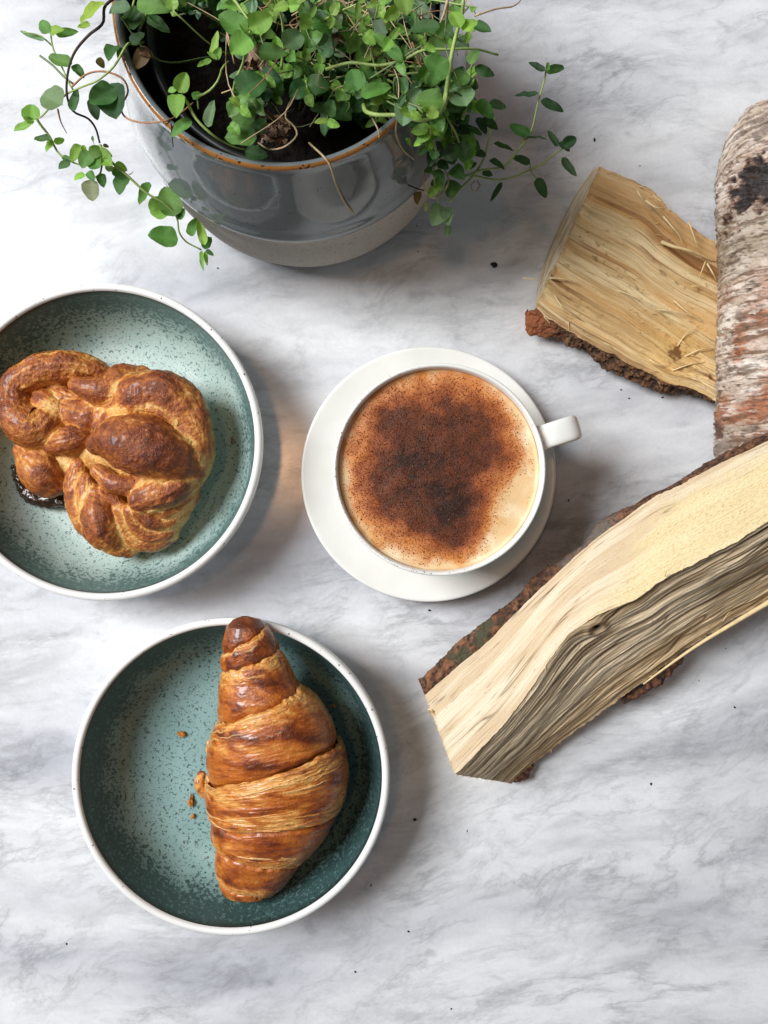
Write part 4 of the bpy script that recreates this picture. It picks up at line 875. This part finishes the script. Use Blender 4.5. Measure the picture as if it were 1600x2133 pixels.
S1([(340,415),(420,350),(520,345),(590,380),(610,430),(580,500),(600,560),(700,585),(790,575),(830,560),(920,490)], [12.3, 12.8, 12.6, 11.6, 12.8, 13.3, 11.5], kind='p', r0=.05)
S1([(275,520),(290,580),(318,635)], [11, 9.5], kind='p', r0=.05, r1=.02); S1([(815,590),(820,650),(825,700)], [13.2, 12.4], kind='d', r0=.04, r1=.02)
S1([(860,450),(880,470),(930,560),(1010,640),(1070,680),(1170,715),(1240,690)], [14, 14, 13.4, 12.5, 11]); S1([(920,470),(1000,430),(1040,380),(1060,320),(1090,290)], [13.8, 14, 14], r0=.06); S1([(940,470),(945,520)], [13.8, 13.6], r0=.03)
S1([(1110,470),(1120,390),(1160,290),(1165,200),(1190,150)], [13, 14.5, 16, 17]); S1([(1230,680),(1290,712),(1370,690),(1415,640),(1400,600),(1360,560),(1390,470),(1480,380)], [12.5, 13.6, 13.5, 13, 13], kind='t', r0=.04)
S1([(580,90),(620,60),(640,0),(650,-60)], [13.5, 14, 14.5]); S1([(660,150),(700,60),(720,0),(740,-40)], [13, 14, 15]); S1([(1340,330),(1350,200),(1340,80),(1310,0),(1300,-40)], [13, 15, 16.5]); S1([(1440,130),(1470,50),(1530,0)], [14, 16]); S1([(1110,-10),(1160,60),(1200,120)], [17, 17])
S2([(1000,262),(900,235),(760,235),(640,240),(560,280),(450,310),(290,300),(180,330)], [14.5, 15.5, 15, 14], r0=.05, r1=.08); S2([(360,500),(370,530),(410,545),(520,548),(650,572),(720,545),(750,490),(755,430)], [13.5, 14.3, 15, 15.4], r0=.10, r1=.08)
S2([(745,500),(760,400),(780,260),(810,130),(830,60),(835,0)], [15, 16, 17], r0=.11, r1=.07); S2([(830,570),(860,460),(870,330),(880,300)], [14, 15], r0=.07)
S2([(820,850),(920,810),(1030,790),(1100,710),(1150,640),(1190,490),(1225,360),(1232,320)], [8.5, 8.6, 9, 9.6, 10], r0=.06); S2([(760,830),(870,835),(1020,855),(1130,820),(1210,780),(1270,735),(1310,705)], [8, 7.6, 7.8, 8.2], r0=.06)
S2([(1150,775),(1160,820)], [8, 8], r0=.03, r1=.03); S2([(1185,850),(1155,820)], [7.6, 8], r0=.03, r1=.03); S2([(1110,680),(1140,640)], [9, 9.2], r0=.03); S2([(520,550),(515,640),(545,710),(600,760)], [14, 12, 10], kind='t', r0=.04); S2([(480,455),(520,510),(530,548)], [14.6, 14.4], r0=.05)
S2([(100,680),(190,770),(230,880),(290,990),(340,1015),(390,970),(350,930),(320,830),(360,770),(420,690),(430,620),(400,560)], [12.8, 13.2, 10, 8, 7.6, 8.5, 11, 13.3, 13.5], kind='t', r0=.05, r1=.035)
S2([(770,960),(820,900),(870,850),(930,760),(960,640),(985,560)], [7, 8, 9, 11]); S2([(765,990),(755,1040),(768,1075)], [7, 6.4, 6]); S2([(700,770),(650,830),(650,900),(690,945),(740,915),(765,860),(740,800),(690,760)], [9.5, 8.8, 8.5, 9, 9.5], kind='t', r0=.045)
S2([(890,860),(870,880),(885,915),(915,880),(900,860)], [8, 8], kind='t', r0=.03); S2([(680,620),(700,700),(720,780),(700,880),(720,980)], [13, 11.5, 9.5, 8.3, 7.2]); S2([(570,880),(620,900),(660,910)], [8.5, 8.5], kind='d', r0=.035)
S2([(890,75),(1000,40),(1070,30),(1100,10),(1112,-10)], [15, 14], kind='t', r0=.05, r1=.03); S2([(760,0),(745,60),(725,110)], [16, 15.5], kind='t'); S2([(590,200),(630,330),(600,390)], [14.5, 13.5], kind='p', r0=.04)
LV1 = [((495,10),(380,105),.45,'y',14),((430,112),(372,135),.5,'y',13.5),((235,158),(192,92),.8,'g',12.6),((238,156),(288,130),.6,'y',12.6),((265,160),(368,150),.4,'g',12.4),((215,190),(103,152),.2,'s',12.4),((345,305),(235,278),.45,'g',12.4),((350,310),(400,370),.6,'d',12.2),
 ((300,500),(198,445),.92,'s',12),((152,580),(150,493),.92,'b',9.4),((162,582),(110,560),.6,'b',9.3),((150,588),(60,622),.35,'b',9.2),((345,530),(372,428),.45,'d',12),((440,465),(462,568),.6,'k',12.2),((525,400),(545,565),.92,'k',12.4),((545,420),(430,500),.75,'d',12.5),
 ((240,655),(163,668),.45,'d',8.8),((255,675),(312,665),.5,'b',8.7),((255,680),(205,712),.7,'b',8.6),((335,770),(275,798),.6,'d',8.4),((330,765),(292,740),.6,'d',8.4),((385,690),(340,765),.6,'b',8.8),((430,720),(395,805),.8,'g',9.0),((430,740),(500,700),.75,'g',9.2),((480,740),(538,790),.8,'b',9.0),((470,720),(532,745),.6,'b',8.9),((475,800),(425,745),.75,'g',9.1),
 ((435,855),(445,958),.92,'w',8.2),((405,830),(350,850),.6,'b',8.3),((420,815),(445,858),.75,'g',8.5),((480,825),(490,890),.75,'d',8.3),((545,785),(605,812),.75,'b',8.5),((600,835),(555,915),.92,'d',8.2),((535,800),(615,862),.5,'d',8.3),((500,800),(545,800),.9,'w',8.7),((395,690),(410,740),.5,'b',9.0),((445,650),(440,690),.5,'g',9.2),((490,690),(520,700),.5,'x',9.1),
 ((712,868),(660,972),.45,'g',7.7),((828,1030),(785,880),.75,'g',7.2),((808,1020),(705,945),.75,'b',6.9),((848,1140),(703,1128),.75,'g',6.3),((845,1040),(884,993),.6,'g',6.9),((850,1045),(862,1010),.5,'d',6.8),((908,1125),(922,1035),.6,'g',6.1),((975,1168),(940,1045),.35,'b',6.0),((978,1188),(1000,1122),.4,'d',5.8),((982,1190),(1018,1218),.5,'d',5.7),((960,1195),(965,1278),.2,'b',5.5),((980,1195),(988,1266),.3,'b',5.5),((625,830),(630,820),.5,'b',8),
 ((850,440),(885,342),.75,'b',14.4),((845,445),(832,548),.75,'b',14.2),((840,430),(793,428),.6,'b',14.3),((910,572),(812,640),.45,'g',13.7),((990,605),(1018,475),.45,'s',13.8),((920,470),(958,435),.75,'g',13.9),((1010,265),(1042,150),.35,'b',14.6),((1020,280),(1055,225),.6,'b',14.6),((1005,285),(938,322),.35,'b',14.5),((1035,280),(985,250),.4,'b',14.7),
 ((1212,575),(1075,488),.75,'g',14.6),((1222,660),(1068,640),.75,'g',13.9),((1218,640),(1258,555),.75,'d',13.7),((1140,450),(1262,360),.92,'d',15),((1190,180),(1098,260),.92,'b',17.2),((1172,160),(1040,80),.75,'g',17),((1185,135),(1295,75),.75,'b',17.4),((1180,160),(1140,105),.6,'b',17.6),((1195,160),(1245,160),.7,'b',17.5),((1228,245),(1362,262),.6,'g',16.4),
 ((1352,225),(1432,160),.75,'s',16),((1165,718),(1275,752),.6,'d',12.6),((700,80),(805,145),.5,'d',13.8),((630,215),(685,150),.75,'k',13.7),((650,15),(805,25),.6,'g',14.8),((620,30),(510,45),.6,'s',14.2),((545,215),(515,262),.6,'d',13.3),((580,225),(560,280),.5,'d',13.3),((700,60),(760,110),.5,'d',14),((760,0),(900,10),.5,'g',15),((820,20),(900,60),.5,'d',14.2),((700,230),(640,330),.6,'x',13.2),((660,240),(730,260),.7,'x',13.2),((460,280),(500,320),.9,'x',12.4)]
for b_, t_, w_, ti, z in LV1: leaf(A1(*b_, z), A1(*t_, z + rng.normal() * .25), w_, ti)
LV2 = [((332,432),(300,322),.9,'g',15),((345,455),(495,410),.45,'g',15.2),((580,545),(560,425),.75,'g',15),((742,485),(602,478),.75,'g',15.8),((762,355),(640,285),.75,'g',16.2),((850,505),(785,405),.92,'s',15.2),((722,130),(575,130),.45,'d',16),((700,170),(665,205),.5,'b',15.8),((822,135),(775,50),.6,'b',17.4),((832,145),(900,85),.75,'b',17.3),((885,115),(972,152),.45,'d',16.4),((865,305),(905,235),.75,'g',15.6),((890,320),(985,362),.45,'d',15.4),((800,405),(845,330),.9,'g',15.4),((895,488),(985,555),.6,'d',14.4),((955,495),(1042,512),.5,'k',13.8),
 ((680,615),(685,552),.75,'b',13.8),((690,622),(748,628),.75,'b',13.7),((668,622),(585,625),.75,'b',13.6),((676,632),(610,668),.75,'b',13.5),((690,640),(700,600),.92,'y',14),((640,670),(600,690),.7,'b',13),((560,660),(590,690),.6,'b',12.8),((825,640),(855,760),.75,'d',12.6),((700,720),(680,765),.6,'s',11.5),((690,905),(725,855),.92,'d',8.8),((795,860),(765,940),.92,'d',8.6),((742,985),(690,1068),.92,'s',7.4),((745,985),(768,1060),.6,'s',7.3),((765,1072),(755,1132),.6,'s',6.2),((650,960),(655,1010),.5,'w',7.6),((620,910),(615,970),.6,'x',8),
 ((980,682),(1075,712),.25,'k',10.5),((935,565),(985,605),.4,'k',12),((930,605),(945,545),.4,'k',12),((900,560),(945,640),.5,'k',12.6),((860,610),(930,640),.4,'d',12.4),((1225,338),(1145,300),.35,'k',10.2),((1230,342),(1325,315),.35,'d',10.2),((1232,335),(1242,295),.5,'g',10.4),((1192,448),(1078,462),.3,'k',9.8),((1203,480),(1318,525),.35,'k',9.8),((1152,642),(1055,600),.45,'d',9.4),((1140,655),(1238,648),.18,'k',9.2),((1152,778),(1068,742),.4,'k',8.4),
 ((1308,692),(1375,655),.75,'k',8.6),((1285,697),(1238,615),.35,'k',8.4),((1290,680),(1350,718),.45,'k',8.4),((1305,752),(1372,842),.35,'k',8.0),((1185,848),(1228,942),.5,'k',7.5),((1018,868),(965,962),.25,'k',7.4),((925,820),(975,832),.7,'k',8.2),((960,760),(1030,790),.35,'k',8.9),((860,660),(910,720),.6,'d',11),((740,720),(800,780),.7,'d',10.6),((780,800),(840,850),.7,'d',9.6),((660,700),(620,740),.6,'d',11.4),((880,720),(950,740),.45,'k',10.4),((850,800),(900,780),.6,'k',9.6)]
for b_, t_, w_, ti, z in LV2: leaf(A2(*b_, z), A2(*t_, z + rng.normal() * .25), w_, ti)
# the dense middle: random leafy shoots rising from the soil
poly = np.array([(300,-60),(980,-60),(1000,60),(1010,190),(985,300),(930,370),(880,300),(820,265),(740,285),(660,300),(540,320),(470,285),(455,220),(480,130),(440,70),(330,20),(240,30)], float)
def inside(x, y, pl):
    c = False; j = len(pl) - 1
    for i in range(len(pl)):
        if (pl[i, 1] > y) != (pl[j, 1] > y) and x < (pl[j, 0] - pl[i, 0]) * (y - pl[i, 1]) / (pl[j, 1] - pl[i, 1]) + pl[i, 0]: c = not c
        j = i
    return c
def proj(p): s_ = CF / (CH - p[2]); return 800 + p[0] * s_, 1066.5 - p[1] * s_
def shoot(px_, py_, z, pl, tints, lmin, lmax, q=None):
    tip = P(px_, py_, z)
    if q is None: q = np.array([npc[0] + (tip[0] - npc[0]) * .45 + random.gauss(0, .8) + .6, npc[1] + (tip[1] - npc[1]) * .5 + random.gauss(0, .8), 9.3])
    midp = (q + tip) / 2 + np.array([random.gauss(0, .6), random.gauss(0, .6), .8]); C = spl([q, midp, tip], 24)
    stem([q, midp, tip], .055, .035, random.choice('gk'), n=12)
    T_, S_, U_ = frames(C); base_t = random.choice(tints); a0 = random.uniform(0, 3.14)
    for j, kk in enumerate((23, 20, 16, 12)):
        for sgn in (1, -1):
            ang_ = a0 + j * 1.57 + (0 if sgn > 0 else np.pi); dv = np.cos(ang_) * S_[kk] + np.sin(ang_) * U_[kk] + T_[kk] * .4; dv /= np.linalg.norm(dv)
            dv[2] *= .5
            L = (.6 if kk == 23 else random.uniform(lmin, lmax)); tp = C[kk] + dv * L
            x_, y_ = proj(tp)
            if not inside(x_, y_, pl): continue
            leaf(C[kk], tp, random.choice([.5, .6, .75, .9]), 'b' if kk == 23 and base_t != 'k' else base_t, nrm=(random.gauss(0, .3), random.gauss(-.2, .3), 1))
def fill(count, pl, z0, z1, tints, lmin, lmax, rim=False):
    made = 0
    x0, y0 = pl.min(0); x1, y1 = pl.max(0)
    while made < count:
        px_, py_ = random.uniform(x0, x1), random.uniform(y0, y1)
        if not inside(px_, py_, pl): continue
        made += 1; z = random.uniform(z0, z1); q = None
        if rim:
            q = P(random.uniform(800, 900), random.uniform(130, 240), 13.6); z = z0 + (z1 - z0) * np.clip((430 - py_) / 250, 0, 1)
        shoot(px_, py_, z, pl, tints, lmin, lmax, q)
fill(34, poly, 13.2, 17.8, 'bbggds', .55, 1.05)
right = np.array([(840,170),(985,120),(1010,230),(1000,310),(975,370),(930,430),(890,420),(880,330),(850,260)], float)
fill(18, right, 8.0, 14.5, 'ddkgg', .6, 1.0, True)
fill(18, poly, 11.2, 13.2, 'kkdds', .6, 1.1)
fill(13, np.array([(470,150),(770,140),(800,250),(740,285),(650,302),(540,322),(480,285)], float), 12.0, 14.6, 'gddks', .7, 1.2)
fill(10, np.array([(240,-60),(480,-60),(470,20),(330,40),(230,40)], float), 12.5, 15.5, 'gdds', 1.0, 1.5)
if EX:
    VV_, FF_, CC_, off = [], [], [], 0
    for me, mt, c in EX:
        nv = len(me.vertices); co = np.zeros(nv * 3); me.vertices.foreach_get('co', co); co = co.reshape(-1, 3) @ mt[:3, :3].T + mt[:3, 3]
        at = np.zeros(nv * 4); me.color_attributes['Col'].data.foreach_get('color', at); ff = np.zeros(len(me.polygons) * 4, int); me.loops.foreach_get('vertex_index', ff)
        VV_.append(co + root0); FF_.append(ff.reshape(-1, 4) + off); CC_.append(at.reshape(-1, 4)[:, :3] * c); off += nv
    o = obj('foliage', np.concatenate(VV_) * 100, np.concatenate(FF_), M['leaf'], plant, np.concatenate(CC_)); o.color = (1, 1, 1, 1); o['kind'] = 'stuff'
# dry tangle low in the pot
tang = []
for k in range(170):
    for _ in range(30):
        px_, py_ = random.uniform(420, 980), random.uniform(-60, 310)
        if inside(px_, py_, poly): break
    z = random.uniform(10.5, 15.5); p0 = P(px_, py_ * .85, z); d1 = rng.normal(size=3) * [.8, .8, .35]; d2 = d1 * 1.2 + rng.normal(size=3) * [.8, .8, .3]
    if not inside(*proj(p0 + d1 + d2), poly): continue
    stem([p0, p0 + d1, p0 + d1 + d2], .03, .018, random.choice('tttpk'), n=9)
# crumpled dead leaves
for X, Y, z in [(1540,80,14), (1500,120,13.5), (1310,610,12.6), (1230,310,13), (1300,640,12.4), (1560,40,14), (1580,170,13)]:
    g = np.random.default_rng(int(X + Y)); u = np.linspace(-1, 1, 8)[:, None]; v = np.linspace(-1, 1, 8)[None]; c = A1(X, Y, z)
    G = np.stack([c[0] + .65 * u * np.sqrt(1 - .5 * v**2) + .10 * g.normal(size=(8, 8)), c[1] + .5 * v * np.sqrt(1 - .5 * u**2) + .10 * g.normal(size=(8, 8)), c[2] + .25 * g.normal(size=(8, 8))], -1)
    obj('dead_leaf', G, gfaces(8, 8), M['dry'], plant, mixc(s2l(120, 88, 68), s2l(176, 150, 130), g.uniform(0, 1, (8, 8))))

# ---------------------------------------------------------------- loose specks on the marble
lab = 'tiny dark soil crumb scattered on the marble table'
for k, (x, y, r) in enumerate([(864,1707,.10),(1356,1633,.06),(725,1797,.05),(773,1843,.05),(851,1940,.05),(740,2024,.06),(940,2101,.05),(454,559,.05),(1238,291,.07),(1184,1042,.05),(895,1271,.06),(1180,442,.04),(1140,550,.04),(973,1731,.04),(868,470,.04),(871,524,.04),(1310,830,.05),(1294,812,.05),(1380,828,.05),(1333,346,.04),(139,1966,.05),(1512,1351,.04),(1456,1418,.03),(1530,1473,.05)]):
    crumb('soil_crumb', x, y, 0, r, M['crumb_dark'], 100 + k, lab, 'crumb', 'soil crumbs on the table')
crumb('soil_clod', 1029, 552, 0, .17, M['crumb_dark'], 99, 'largest dark soil crumb on the marble between pot and golden log', 'crumb', None)
